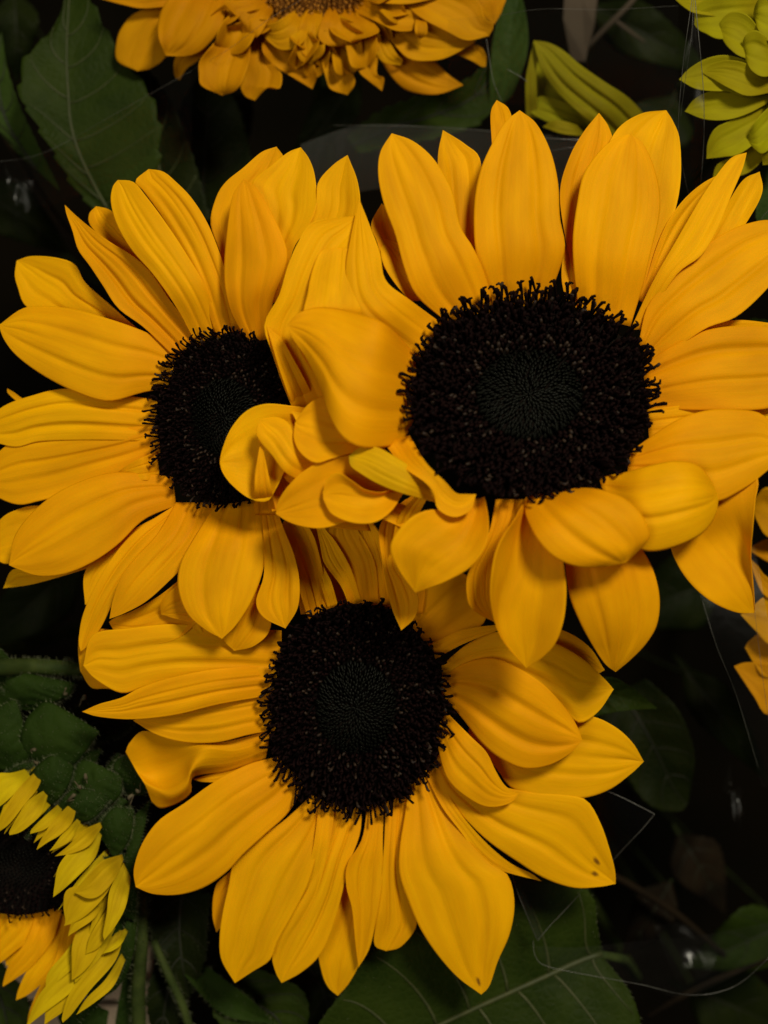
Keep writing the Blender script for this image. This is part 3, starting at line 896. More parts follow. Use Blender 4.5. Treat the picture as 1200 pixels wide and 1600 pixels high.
petal(B, [(408, 785), (412, 850), (412, 900), (400, 940), (412, 965)], [(425, 775), (443, 825), (460, 868), (468, 910), (465, 950)], (446, 982), 1.6, cup=4, groove=5, fol=0.1)
petal(B, [(380, 900), (352, 970), (350, 1000)], [(420, 920), (423, 980), (398, 1009)], (366, 1017), 0.8, cup=3, fol=0.1)
petal(B, [(310, 940), (300, 975), (310, 990)], [(350, 950), (352, 990), (345, 1002)], (333, 1007), 0.9, fol=0.1, cup=2)
petal(B, [(310, 890), (265, 925), (251, 942)], [(335, 930), (310, 970), (280, 968)], (252, 960), 1.0, fol=0.2, cup=8)
petal(B, [(455, 660), (438, 600), (428, 550), (420, 515)], [(475, 650), (462, 600), (450, 555), (440, 510)], (424, 485), 0.3, z=-10)

# ------------------------------------------------------------------ sunflower C: below the other two
C = Flower('sunflower', 'sunflower with a tall oval dark disc, its upper petals shaded under two neighbours', 'sunflower',
           (556, 1104), 138, 160, 4, -0.02, -0.26, base=(600, 980), group='dark-eyed sunflowers in the bunch')
seed_head(C, n=1400, seed=31, length=25)
stem_for(C)
petal(C, [(440, 1065), (350, 1062), (280, 1065), (230, 1072), (190, 1083), (150, 1062)], [(440, 985), (350, 980), (270, 975), (200, 982), (145, 992)], (130, 1040), 1.0,
      cup=-6, groove=5)
petal(C, [(300, 1010), (180, 985), (130, 985), (122, 1010)], [(280, 1085), (200, 1078), (165, 1076), (142, 1074)], (125, 1048), 0.3, cup=-4, z=-6)
petal(C, [(440, 1084), (345, 1100), (275, 1117), (210, 1124), (155, 1120)], [(440, 1038), (340, 1045), (270, 1058), (218, 1075), (190, 1090), (155, 1100)], (128, 1112), 2.0,
      cup=-4, groove=5, wave=1)
petal(C, [(440, 1140), (390, 1148), (340, 1160), (290, 1160), (245, 1148)], [(440, 1080), (340, 1095), (270, 1110), (225, 1118)], (208, 1126), 1.0, cup=-4, groove=3)
petal(C, None, None, None, 0.5,
      lines=[[(425, 1140, 0), (365, 1156, 2), (322, 1161, 10), (270, 1155, 10), (225, 1142, 4), (203, 1160, 0), (196, 1175, -6)],
             [(420, 1155, 6), (370, 1172, 6), (318, 1170, 26), (278, 1196, -8), (248, 1207, -22), (228, 1211, -18), (212, 1203, -12)],
             [(418, 1170, 4), (362, 1190, 0), (306, 1198, 24), (290, 1225, 22), (265, 1240, 14), (245, 1235, 4), (226, 1226, -4)],
             [(415, 1185, -4), (355, 1205, -12), (303, 1214, -10), (299, 1238, -6), (280, 1254, -10), (252, 1263, -14), (237, 1253, -14)]],
      cup=0, groove=1, crease=0, nv=31, zp=[0, -4, -8, -12])
petal(C, [(400, 1185), (350, 1205), (320, 1212)], [(400, 1205), (350, 1220), (320, 1222)], (302, 1218), 0.2, cup=2, z=-4)
petal(C, [(480, 1215), (452, 1268), (415, 1303), (380, 1335), (355, 1362), (320, 1386), (280, 1398), (240, 1397)],
      [(450, 1180), (400, 1190), (360, 1207), (325, 1228), (288, 1255), (248, 1282), (222, 1318), (209, 1358)], (212, 1386), 2.4, cup=-7, groove=5)
petal(C, [(420, 1320), (350, 1370), (335, 1392), (332, 1430)], [(440, 1350), (375, 1400), (352, 1440)], (338, 1457), 0.3)
petal(C, [(495, 1235), (440, 1285), (395, 1313), (366, 1345), (357, 1385), (348, 1425), (343, 1465), (346, 1500)],
      [(515, 1250), (502, 1310), (482, 1380), (457, 1430), (434, 1470), (422, 1500), (395, 1518)], (367, 1536), 1.8, cup=-4, groove=5)
petal(C, [(500, 1240), (490, 1320), (475, 1380), (462, 1420)], [(525, 1250), (515, 1320), (500, 1380), (485, 1420)], (470, 1450), 1.3, cup=3)
petal(C, [(528, 1250), (504, 1320), (482, 1385), (457, 1425), (431, 1462), (425, 1495), (431, 1520)],
      [(565, 1255), (563, 1300), (546, 1350), (531, 1410), (516, 1460), (498, 1495), (470, 1520)], (440, 1536), 1.6, cup=-4, groove=6)
petal(C, [(545, 1370), (520, 1430), (498, 1480), (503, 1520), (513, 1543)], [(562, 1390), (567, 1450), (563, 1500), (546, 1535)], (528, 1556), 0.1, cup=4)
petal(C, [(575, 1250), (566, 1310), (543, 1350), (541, 1385), (550, 1420), (555, 1470)], [(600, 1250), (598, 1310), (598, 1370), (589, 1430), (578, 1480)], (560, 1512), 1.2,
      cup=5, groove=3, roll=-8)
petal(C, [(603, 1250), (600, 1320), (594, 1390), (587, 1440), (585, 1476)], [(636, 1245), (629, 1330), (632, 1375), (644, 1415), (651, 1447), (627, 1479)], (603, 1486), 1.0,
      cup=-3, groove=6)
petal(C, [(640, 1215), (633, 1270), (625, 1320), (624, 1365), (638, 1408), (656, 1450), (682, 1490), (715, 1527)],
      [(672, 1215), (705, 1270), (735, 1315), (768, 1350), (794, 1368), (804, 1410), (797, 1458), (778, 1502), (765, 1540)], (752, 1554), 2.2, cup=-6, groove=5,
      mat='petal_spot_a')
petal(C, [(662, 1205), (690, 1260), (720, 1300), (745, 1335), (772, 1357)], [(680, 1200), (712, 1260), (748, 1305), (792, 1345), (830, 1365)], (846, 1377), 1.5, cup=4, groove=1)
petal(C, [(678, 1190), (690, 1235), (720, 1272), (760, 1312), (808, 1346), (850, 1372), (895, 1387), (935, 1386)],
      [(690, 1170), (760, 1220), (830, 1238), (880, 1242), (916, 1250), (938, 1285), (952, 1325), (961, 1360)], (962, 1381), 1.9, cup=-4, groove=5, crease=9, mat='petal_spot_b')
petal(C, [(680, 1140), (688, 1185), (700, 1218), (725, 1243), (760, 1261), (795, 1256)], [(690, 1105), (735, 1150), (760, 1175), (775, 1205), (790, 1228)], (811, 1240), 2.8,
      cup=-6, groove=4)
petal(C, [(730, 1150), (775, 1200), (800, 1232), (850, 1246), (905, 1248), (950, 1235), (985, 1210)], [(740, 1110), (850, 1112), (920, 1118), (960, 1135), (988, 1160)],
      (1006, 1190), 1.6, cup=-4, groove=4, crease=6, z=-8)
petal(C, [(690, 1085), (722, 1122), (750, 1158), (780, 1184), (818, 1201), (858, 1196), (890, 1178)],
      [(690, 1060), (725, 1036), (770, 1028), (810, 1044), (850, 1070), (885, 1108), (902, 1135)], (910, 1157), 3.0, cup=-8, groove=7, z=4)
petal(C, [(690, 1060), (800, 1070), (880, 1110), (905, 1130), (935, 1112)], [(690, 1040), (735, 1003), (785, 986), (850, 998), (905, 1025), (942, 1058)], (959, 1077), 1.8,
      cup=-6, groove=4, crease=5)
petal(C, [(780, 1020), (880, 1045), (930, 1052)], [(800, 960), (880, 985), (920, 1010)], (945, 1047), 0.6)
petal(C, [(680, 1030), (720, 1008), (770, 988)], [(675, 1005), (720, 985), (760, 978)], (810, 975), 1.4, cup=3)
petal(C, [(680, 1020), (735, 990), (760, 965)], [(630, 970), (655, 930), (700, 890)], (760, 915), 0.7, cup=6, z=-6)
petal(C, [(600, 950), (590, 900), (600, 860)], [(660, 960), (665, 920), (660, 870)], (640, 830), 0.5, cup=6, z=-4)
petal(C, [(470, 960), (455, 880), (440, 820)], [(625, 950), (605, 860), (575, 810)], (500, 770), 0.0, zp=[-16, -14, -10, -12], cup=4, groove=5, fol=0.1, z=-16)
for L, R, T, ly in (
        ([(482, 970), (470, 930), (461, 890), (456, 865)], [(505, 960), (497, 910), (480, 875)], (463, 845), 0.6),
        ([(498, 960), (481, 890), (466, 850), (452, 820)], [(515, 945), (502, 880), (491, 840), (476, 815)], (450, 785), 1.3),
        ([(545, 945), (532, 915), (507, 880), (500, 850)], [(565, 940), (549, 890), (527, 850), (507, 825)], (488, 795), 1.2),
        ([(545, 945), (530, 880), (512, 840)], [(592, 945), (586, 880), (560, 830)], (530, 795), 0.7),
        ([(585, 945), (575, 880), (560, 840)], [(615, 945), (606, 880), (593, 835)], (562, 795), 1.1),
        ([(512, 950), (502, 915), (497, 890)], [(528, 945), (518, 910), (508, 890)], (500, 870), 0.9)):
    petal(C, L, R, T, ly, zp=[0, 4, 6, 0], cup=5, groove=4, fol=0.1)

# ------------------------------------------------------------------ sunflower E: frilly one along the upper edge
E = Flower('frilled_sunflower', 'frilled sunflower with a rusty brown disc and many short ruffled petals', 'sunflower',
           (480, -62), 112, 98, -150, 0.0, -0.25, base=(470, 60), group=None)
seed_head(E, core='disc_brown', outer='floret_brown', n=700, plain=True, length=13, seed=41, dome=22)
stem_for(E, r=15)
FR = dict(fol=0.2, wave=10.0, groove=3.5, nu=30, nv=25, mat='petal_dull')
petal(E, [(300, -30), (200, -12), (170, -6)], [(300, 5), (230, 13), (195, 8)], (150, -4), 1.0, **FR)
petal(E, [(275, 0), (215, 18), (192, 40), (182, 65), (183, 95)], [(300, 20), (272, 60), (258, 90), (236, 107)], (215, 111), 0.5, cup=-6, **FR)
petal(E, [(290, -40), (255, 10), (247, 35), (248, 60)], [(370, -30), (348, 35), (338, 55), (315, 80), (290, 88)], (259, 87), 2.2, cup=-6, crease=6, **FR)
petal(E, [(300, 70), (274, 90), (273, 118)], [(330, 75), (309, 95), (291, 108)], (281, 125), 0.3, **FR)
petal(E, [(360, 35), (330, 72), (312, 95), (311, 115), (315, 134)], [(378, 40), (389, 62), (391, 85), (385, 110), (370, 140)], (347, 149), 2.0, cup=16, **FR)
petal(E, [(395, 50), (385, 100), (375, 130), (383, 150)], [(412, 50), (426, 100), (440, 115), (437, 138), (420, 136)], (398, 157), 1.2, cup=14, **FR)
petal(E, [(425, -20), (378, 0), (350, 2), (372, 30)], [(430, 10), (412, 45), (398, 60)], (381, 57), 2.6, cup=8, **FR)
petal(E, [(365, -20), (335, 15), (338, 40)], [(395, -10), (380, 22), (368, 40)], (345, 50), 1.2, cup=10, **FR)
petal(E, [(468, 10), (432, 34), (412, 40)], [(482, 15), (479, 58), (460, 75), (436, 77)], (409, 54), 2.4, cup=8, **FR)
petal(E, [(420, 40), (409, 75), (425, 100), (450, 116)], [(470, 50), (490, 98), (495, 120)], (488, 139), 1.4, cup=12, **FR)
petal(E, [(482, 5), (465, 48), (462, 75), (470, 95)], [(502, 5), (507, 58), (505, 85)], (486, 100), 2.2, cup=9, **FR)
petal(E, [(510, 60), (503, 90), (510, 125), (518, 140)], [(535, 70), (530, 100), (552, 117), (554, 133)], (543, 148), 1.0, cup=11, **FR)
petal(E, [(515, 5), (500, 40), (498, 60), (515, 72)], [(565, 15), (588, 40), (592, 50), (570, 60)], (540, 73), 2.4, cup=14, **FR)
petal(E, [(545, 35), (550, 75), (560, 110), (575, 125)], [(585, 35), (591, 80), (589, 115), (600, 122)], (597, 142), 1.6, cup=9, **FR)
petal(E, [(580, 45), (587, 82), (600, 98)], [(600, 50), (620, 84), (629, 94)], (626, 102), 1.9, cup=6, **FR)
petal(E, [(580, 70), (606, 112), (630, 138), (660, 147), (690, 146)], [(630, 65), (680, 96), (700, 116)], (724, 133), 0.9, cup=-6, **FR)
petal(E, [(590, 35), (618, 72), (640, 92), (670, 95), (700, 89)], [(630, 25), (700, 44), (735, 60)], (743, 66), 1.4, cup=10, **FR)
petal(E, [(545, 15), (590, 35), (620, 48), (648, 46)], [(560, -5), (600, 13), (640, 16)], (656, 26), 2.6, cup=9, **FR)
petal(E, [(652, 18), (648, 40), (650, 55)], [(662, 22), (668, 42), (666, 55)], (657, 61), 3.0, cup=4, **FR)
petal(E, [(610, -20), (650, 22), (700, 50), (730, 63)], [(650, -40), (740, -5), (757, 28), (771, 40)], (764, 56), 1.8, cup=10, **FR)
petal(E, [(680, -30), (740, 15), (768, 36)], [(720, -40), (786, -15), (785, 15)], (772, 39), 0.4, cup=6, **FR)
petal(E, [(690, 75), (735, 94), (752, 104)], [(700, 66), (745, 70), (759, 86)], (759, 104), 0.3, cup=6, **FR)
petal(E, [(560, 0), (600, 5), (640, 6)], [(560, -40), (620, -30), (660, -22)], (685, -4), 2.8, cup=8, **FR)
petal(E, [(430, 60), (445, 90), (458, 100)], [(480, 60), (478, 90), (474, 100)], (466, 112), 0.8, cup=9, **FR)
petal(E, [(388, 40), (380, 80), (386, 110)], [(430, 45), (430, 85), (425, 110)], (405, 130), 0.4, cup=9, **FR)
rq = random.Random(77)
for k in range(34):      # ruffled inner whorls hanging round the disc
    a = radians(4 + 172 * ((k * 0.618) % 1.0))
    r0, r1 = rq.uniform(92, 112), rq.uniform(135, 205)
    da, bend = rq.uniform(.07, .12), rq.uniform(-.12, .12)
    q = lambda r, d: (480 + cos(a + d) * r * 1.12, -62 + sin(a + d) * r * 0.92)
    rm, h = (r0 + r1) / 2, rq.uniform(8, 18)
    petal(E, None, None, None, rq.uniform(0.8, 2.8), lines=[[q(r0, -da) + (0,), q(rm, -da * 1.5 + bend) + (h,), q(r1 - 12, -da + bend * 2) + (h * .5,), q(r1, bend * 2) + (-4,)],
          [q(r0, 0) + (-4,), q(rm, bend) + (-h * .6,), q(r1 - 8, bend * 2) + (-h * .3,), q(r1 + 1, bend * 2 + .01) + (-4,)],
          [q(r0, da) + (0,), q(rm, da * 1.5 + bend) + (h * rq.uniform(.3, 1.2),), q(r1 - 10, da + bend * 2) + (h,), q(r1, bend * 2 + .02) + (-4,)]], cup=0, crease=0, **FR)
for k in range(16):      # upper whorl, beyond the picture's edge
    a = pi + pi * (k + 0.5) / 16
    q = lambda r, da: (480 + cos(a + da) * r, -62 + sin(a + da) * r * 0.9)
    petal(E, [q(95, -.12), q(160, -.17), q(215, -.12)], [q(95, .12), q(160, .17), q(215, .12)], q(250, 0.02), (k % 3) * 0.8, cup=8, fol=0.2, wave=5, nu=14, nv=9, mat='petal_dull')

# ------------------------------------------------------------------ sunflower F: half-open bud, lower left
F = Flower('opening_sunflower', 'half-open lemon yellow sunflower with thick hairy green bracts and a dark disc', 'sunflower',
           (28, 1352), 112, 78, -70, 0.12, -0.10, base=(-40, 1300))
seed_head(F, n=520, seed=51, length=18, dome=4)
stem_for(F, start=(-20, 1290, -150))
FO = dict(fol=0.0, mat='petal_lemon', nu=24, nv=21, groove=2.5, wave=1.5)
UPP = [(-6, [(55, 1197), (20, 1207), (-10, 1213)], [(58, 1203), (35, 1228), (10, 1252)], (-12, 1268)),
       (4, [(62, 1200), (40, 1220), (15, 1250), (0, 1275)], [(68, 1203), (60, 1230), (40, 1255), (15, 1287)], (-4, 1301)),
       (10, [(74, 1232), (45, 1250), (28, 1275), (15, 1298)], [(76, 1238), (66, 1270), (45, 1291), (30, 1301)], (15, 1305)),
       (0, [(95, 1253), (70, 1275), (50, 1295)], [(101, 1258), (86, 1282), (70, 1296)], (47, 1303)),
       (10, [(110, 1255), (85, 1280), (68, 1305), (60, 1320)], [(120, 1260), (113, 1285), (95, 1304), (75, 1316)], (57, 1328)),
       (2, [(125, 1275), (100, 1300), (85, 1320)], [(128, 1280), (112, 1311), (95, 1323)], (77, 1330)),
       (6, [(158, 1284), (130, 1297), (108, 1320)], [(161, 1290), (141, 1320), (115, 1333)], (86, 1338)),
       (12, [(155, 1300), (115, 1325), (92, 1352), (85, 1385)], [(159, 1305), (149, 1340), (125, 1366), (100, 1389)], (83, 1402)),
       (8, [(185, 1345), (140, 1378), (105, 1390), (99, 1415), (102, 1438)], [(190, 1352), (166, 1397), (140, 1426), (118, 1441)], (100, 1447)),
       (16, [(191, 1335), (160, 1345), (137, 1368), (120, 1390)], [(193, 1343), (182, 1370), (158, 1398), (138, 1404)], (117, 1395)),
       (12, [(165, 1395), (132, 1420), (113, 1440)], [(170, 1403), (147, 1435), (125, 1451)], (106, 1463)),
       (18, [(193, 1348), (172, 1390), (167, 1425), (161, 1458)], [(205, 1372), (197, 1415), (181, 1446)], (163, 1469)),
       (6, [(160, 1423), (125, 1450), (113, 1475), (112, 1508)], [(170, 1428), (161, 1470), (146, 1500), (128, 1521)], (112, 1532)),
       (2, [(160, 1468), (115, 1500), (82, 1530), (58, 1560)], [(166, 1478), (150, 1517), (110, 1552), (62, 1588)], (40, 1606)),
       (8, [(180, 1458), (150, 1500), (110, 1550), (97, 1588)], [(195, 1452), (181, 1500), (141, 1547), (112, 1585)], (98, 1598)),
       (0, [(195, 1450), (185, 1468), (170, 1480)], [(200, 1455), (190, 1475), (175, 1486)], (160, 1490)),
       (4, [(185, 1400), (160, 1430), (140, 1465)], [(195, 1410), (175, 1450), (155, 1480)], (134, 1491)),
       (0, [(170, 1440), (140, 1470), (118, 1500)], [(180, 1450), (160, 1490), (140, 1515)], (117, 1536)),
       (-2, [(150, 1500), (110, 1540), (75, 1570)], [(165, 1505), (135, 1550), (100, 1580)], (69, 1601)),
       (-4, [(130, 1450), (100, 1490), (75, 1520)], [(145, 1455), (125, 1500), (95, 1530)], (71, 1546)),
       (0, [(190, 1490), (165, 1530), (135, 1560)], [(196, 1500), (178, 1540), (150, 1565)], (119, 1586))]
rq = random.Random(5)
for k in range(len(UPP) - 6):
    (d0, L0, R0, T0), (d1, L1, R1, T1) = UPP[k], UPP[k + 1]
    for w in (0.5,):
        j = lambda p, q, e: (p[0] + (q[0] - p[0]) * w + rq.uniform(-e, e), p[1] + (q[1] - p[1]) * w + rq.uniform(-e, e))
        bL, bR, tt = j(L0[0], L1[0], 1), j(R0[0], R1[0], 1), j(T0, T1, 5)
        mx, my = (bL[0] + tt[0]) / 2 + rq.uniform(-3, 3), (bL[1] + tt[1]) / 2 + rq.uniform(-3, 3)
        dx, dy = tt[0] - bL[0], tt[1] - bL[1]
        n_ = sqrt(dx * dx + dy * dy) + 1e-6
        hw = rq.uniform(6, 9)
        UPP.append((rq.uniform(-22, -12), [bL, (mx - dy / n_ * hw, my + dx / n_ * hw)], [bR, (mx + dy / n_ * hw, my - dx / n_ * hw)], tt))
for dz, L, R, T in UPP:
    petal(F, L, R, T, 1.5, zp=[-30, 2, 16, 16], z=dz + 24, cup=4, **FO)
for dz, L, R, T in ((0, [(0, 1380), (-20, 1420), (-40, 1460)], [(25, 1400), (12, 1440), (-10, 1470)], (-45, 1492)),
                    (6, [(30, 1405), (0, 1450), (-20, 1480)], [(62, 1412), (52, 1460), (20, 1490), (0, 1505)], (-22, 1516)),
                    (10, [(60, 1415), (40, 1470), (15, 1505), (6, 1530)], [(97, 1422), (82, 1470), (50, 1510), (25, 1529)], (4, 1542)),
                    (4, [(85, 1425), (65, 1480), (40, 1520), (28, 1548)], [(112, 1432), (101, 1490), (72, 1530), (46, 1553)], (25, 1563)),
                    (12, [(108, 1430), (85, 1500), (60, 1545), (46, 1580)], [(122, 1445), (117, 1510), (96, 1550), (66, 1585)], (42, 1601)),
                    (-4, [(40, 1410), (20, 1450), (5, 1480)], [(75, 1420), (60, 1460), (40, 1490)], (10, 1510))):
    petal(F, L, R, T, 1.0, z=dz - 40, cup=-3, fol=0.0, mat='petal', nu=24, nv=21, groove=3, wave=1.5)


def bract(fl, L, R, T, zp, z=0, hairs=220, mat='bract', tip=True, seed=5, cup=-8, fold=-4):
    o = leaf(fl, L, R, T, zp, mat=mat, vein=None, nu=30, nv=15, serr=0, name='bract', fold=fold, cup=cup, wave=3, z=z, hairs=hairs, seed=seed)
    return o


BR = [([(62, 1205), (33, 1165), (38, 1130), (55, 1108), (80, 1098)], [(78, 1208), (112, 1197), (137, 1170)], (156, 1143), [-10, 20, 24, 6]),
      ([(112, 1260), (100, 1225), (110, 1200), (135, 1188)], [(130, 1272), (165, 1264), (189, 1240)], (190, 1213), [-14, 12, 16, 4]),
      ([(200, 1243), (180, 1215), (178, 1195), (190, 1182)], [(225, 1243), (236, 1225), (230, 1200)], (206, 1179), [-20, 0, 4, -4]),
      ([(0, 1205), (-25, 1150), (-5, 1110)], [(48, 1205), (40, 1150), (34, 1120)], (24, 1090), [-10, 10, 8, -4]),
      ([(-10, 1110), (-10, 1060), (15, 1048)], [(55, 1110), (88, 1098), (110, 1084)], (117, 1067), [-30, -10, -10, -20]),
      ([(158, 1340), (148, 1300), (158, 1265)], [(203, 1335), (208, 1290), (202, 1255)], (178, 1240), [-20, -6, -8, -16]),
      ([(195, 1425), (196, 1340), (204, 1285)], [(212, 1405), (216, 1340), (226, 1292)], (236, 1248), [-20, -4, -10, -24]),
      ([(190, 1430), (200, 1400), (205, 1370)], [(210, 1440), (214, 1400), (214, 1370)], (210, 1345), [-24, -6, -10, -24]),
      ([(208, 1395), (190, 1462), (160, 1520)], [(216, 1430), (206, 1500), (182, 1545)], (140, 1566), [-40, -26, -26, -34]),
      ([(80, 1235), (95, 1195), (112, 1180)], [(110, 1250), (135, 1220), (145, 1200)], (160, 1170), [-30, -14, -14, -20]),
      ([(140, 1275), (150, 1230), (165, 1200)], [(180, 1275), (190, 1240), (198, 1210)], (185, 1175), [-36, -24, -24, -30]),
      ([(78, 1236), (62, 1272), (48, 1295)], [(84, 1240), (74, 1278), (56, 1300)], (38, 1312), [-4, 10, 18, 18]),
      ([(128, 1280), (112, 1308), (98, 1325)], [(150, 1284), (128, 1304), (112, 1322)], (92, 1330), [-8, 4, 8, 8]),
      ([(195, 1335), (160, 1340), (138, 1362)], [(198, 1345), (165, 1352), (142, 1372)], (112, 1393), [-4, 8, 14, 14]),
      ([(0, 1212), (20, 1200), (40, 1192)], [(0, 1225), (25, 1210), (48, 1200)], (60, 1188), [-4, 6, 10, 6]),
      ([(195, 1450), (180, 1480), (150, 1520)], [(205, 1460), (196, 1500), (170, 1550)], (120, 1600), [-30, -22, -22, -26])]
BR += [([(-20, 1260), (20, 1200), (70, 1180), (120, 1180)], [(40, 1320), (90, 1300), (130, 1290), (170, 1270)], (192, 1215), [-60, -50, -50, -56]),
       ([(120, 1290), (170, 1258), (200, 1280)], [(100, 1430), (150, 1475), (200, 1460)], (224, 1380), [-66, -56, -52, -60]),
       ([(40, 1215), (65, 1190), (85, 1180)], [(80, 1260), (100, 1240), (112, 1215)], (118, 1190), [16, 26, 20, 6]),
       ([(85, 1262), (105, 1240), (125, 1232)], [(120, 1290), (145, 1280), (160, 1265)], (176, 1242), [14, 24, 20, 6]),
       ([(150, 1300), (165, 1275), (180, 1262)], [(180, 1345), (198, 1320), (206, 1300)], (210, 1265), [12, 22, 16, 2])]
for i, (L, R, T, zp) in enumerate(BR):
    bract(F, L, R, T, zp, z=-70, seed=i + 5, mat='bract')
for i, (x, y, z_) in enumerate(((52, 1172, -34), (56, 1190, -34), (112, 1246, -38), (124, 1230, -40), (138, 1216, -46), (212, 1233, -56), (226, 1226, -58), (106, 1083, -72), (128, 1094, -76), (203, 1250, -60))):
    rq = random.Random(i)
    pts = [(x + rq.uniform(-3, 3), y, z_), (x + rq.uniform(-5, 5), y + rq.uniform(-5, 5), z_ + 5), (x + rq.uniform(-7, 7), y + rq.uniform(-8, 8), z_ + 1), (x + rq.uniform(-9, 9), y + rq.uniform(-10, 10), z_ + 4)]
    tube('withered_tip', pts, [1.5, 3.2, 1.8, 0.7], M['withered'], F.root, 6, 10)

# ------------------------------------------------------------------ sunflower G: cut by the right edge
G = Flower('sleeved_sunflower', 'small golden sunflower wrapped inside a clear cellophane sleeve, glimpsed past broad petals', 'sunflower',
           (1330, 940), 70, 90, -120, 0.1, 0.0, base=(1330, 940))
seed_head(G, n=300, seed=61)
stem_for(G)
for L, R, T, ly in (([(1270, 790), (1205, 762), (1186, 770)], [(1270, 850), (1205, 842), (1183, 815)], (1176, 790), 1.0),
                    ([(1270, 860), (1205, 843), (1182, 850)], [(1270, 900), (1210, 882), (1186, 870)], (1168, 858), 0.6),
                    ([(1270, 920), (1205, 905), (1182, 882)], [(1270, 960), (1212, 938), (1190, 925)], (1168, 870), 1.6),
                    ([(1270, 950), (1205, 930), (1175, 948)], [(1270, 1010), (1208, 1010), (1180, 985)], (1157, 960), 1.0),
                    ([(1270, 990), (1200, 985), (1172, 1000)], [(1270, 1050), (1202, 1060), (1180, 1040)], (1164, 1012), 0.5),
                    ([(1280, 1030), (1205, 1035), (1165, 1035)], [(1280, 1080), (1205, 1118), (1178, 1088)], (1147, 1041), 0.9)):
    petal(G, L, R, T, ly, fol=0.2, cup=7, wave=4, nu=20, nv=13, mat='petal_dull', groove=3)
for k in range(9):
    a = -pi / 2 + pi * k / 8
    q = lambda r, da: (1330 + cos(a + da) * r * 0.8, 940 + sin(a + da) * r)
    petal(G, [q(75, -.18), q(130, -.22)], [q(75, .18), q(130, .22)], q(190, 0), (k % 2) * 0.8, nu=12, nv=9, mat='petal_dull')

# ------------------------------------------------------------------ lime chrysanthemum, upper right corner
K = Flower('chrysanthemum', 'lime green chrysanthemum with short rounded petals beside the cellophane fold', 'chrysanthemum',
           (1222, 110), 40, 40, -60, -0.05, 0.0, base=(1240, 130))
MU = dict(fol=0.0, mat='petal_lime', cup=9, crease=3, wave=2.5, groove=2.2, nu=24, nv=25)
for dz, L, R, T in ((0, [(1160, -20), (1090, -12), (1062, -6)], [(1160, 30), (1092, 22), (1070, 12)], (1052, -4)),
                    (8, [(1190, -10), (1115, -6), (1088, 12)], [(1190, 50), (1128, 61), (1102, 52), (1091, 46)], (1085, 38)),
                    (22, [(1205, 75), (1172, 27), (1146, 18), (1128, 30)], [(1205, 95), (1162, 90), (1140, 76), (1128, 60)], (1123, 45)),
                    (36, [(1215, 75), (1184, 48), (1166, 54), (1160, 68)], [(1225, 110), (1196, 120), (1176, 112), (1165, 94)], (1160, 80)),
                    (34, [(1230, -20), (1197, -14), (1181, 6)], [(1230, 70), (1200, 64), (1184, 45)], (1177, 22)),
                    (14, [(1215, 125), (1165, 94), (1130, 86), (1100, 93), (1076, 108)], [(1215, 140), (1165, 150), (1138, 143), (1110, 142), (1085, 138)], (1061, 124)),
                    (26, [(1215, 128), (1168, 100), (1135, 94), (1110, 102)], [(1215, 142), (1170, 150), (1140, 138), (1118, 126)], (1098, 114)),
                    (6, [(1215, 130), (1150, 144), (1110, 143), (1085, 155)], [(1215, 152), (1172, 176), (1136, 187), (1100, 186)], (1070, 174)),
                    (-2, [(1210, 155), (1142, 188), (1118, 200), (1106, 222)], [(1215, 195), (1160, 238), (1132, 245)], (1104, 248)),
                    (18, [(1222, 150), (1188, 180), (1172, 205)], [(1232, 200), (1196, 238), (1180, 234)], (1169, 220)),
                    (-16, [(1215, 190), (1152, 240), (1120, 258)], [(1220, 215), (1180, 262), (1152, 276)], (1113, 285)),
                    (10, [(1230, 180), (1205, 215), (1190, 235)], [(1250, 190), (1235, 240), (1215, 255)], (1192, 258))):
    petal(K, L, R, T, 1.0, zp=[0, 10, 8, -6], z=dz, **MU)
for k in range(40):
    a = k * pi * (3 - sqrt(5)); r = 18 + 2.2 * k
    q = lambda r, da: (1232 + cos(a + da) * r, 105 + sin(a + da) * r)
    if q(r + 40, 0)[0] < 1205:
        continue
    petal(K, [q(r * .3, -.5), q(r * .6 + 16, -.4)], [q(r * .3, .5), q(r * .6 + 16, .4)], q(r + 45, 0), 1.0, zp=[0, 24, 40 - k, 24 - k], nu=12, nv=9, mat='petal_lime', fol=0)
V_, F_, U_ = [], [], []
for i in range(9):
    for k in range(16):
        t = pi / 2 * i / 8
        V_.append(W(1225 + cos(k * pi / 8) * 34 * max(0.02, cos(t)), 110 + sin(k * pi / 8) * 34 * max(0.02, cos(t)), -76 + 26 * sin(t)))
for i in range(8):
    for k in range(16):
        F_.append((i * 16 + k, i * 16 + (k + 1) % 16, (i + 1) * 16 + (k + 1) % 16, (i + 1) * 16 + k))
link_mesh('flower_centre', V_, F_, M['petal_lime'], K.root, [(0.5, 0.5)] * len(V_))
stem_for(K, r=10, start=(1228, 112, -78))
leaf(K, [(1235, 225), (1192, 256), (1184, 300), (1182, 345)], [(1260, 250), (1240, 300), (1230, 345)], (1205, 400), [-120, -105, -100, -115], mat='leaf_bright', nveins=3, serr=2)

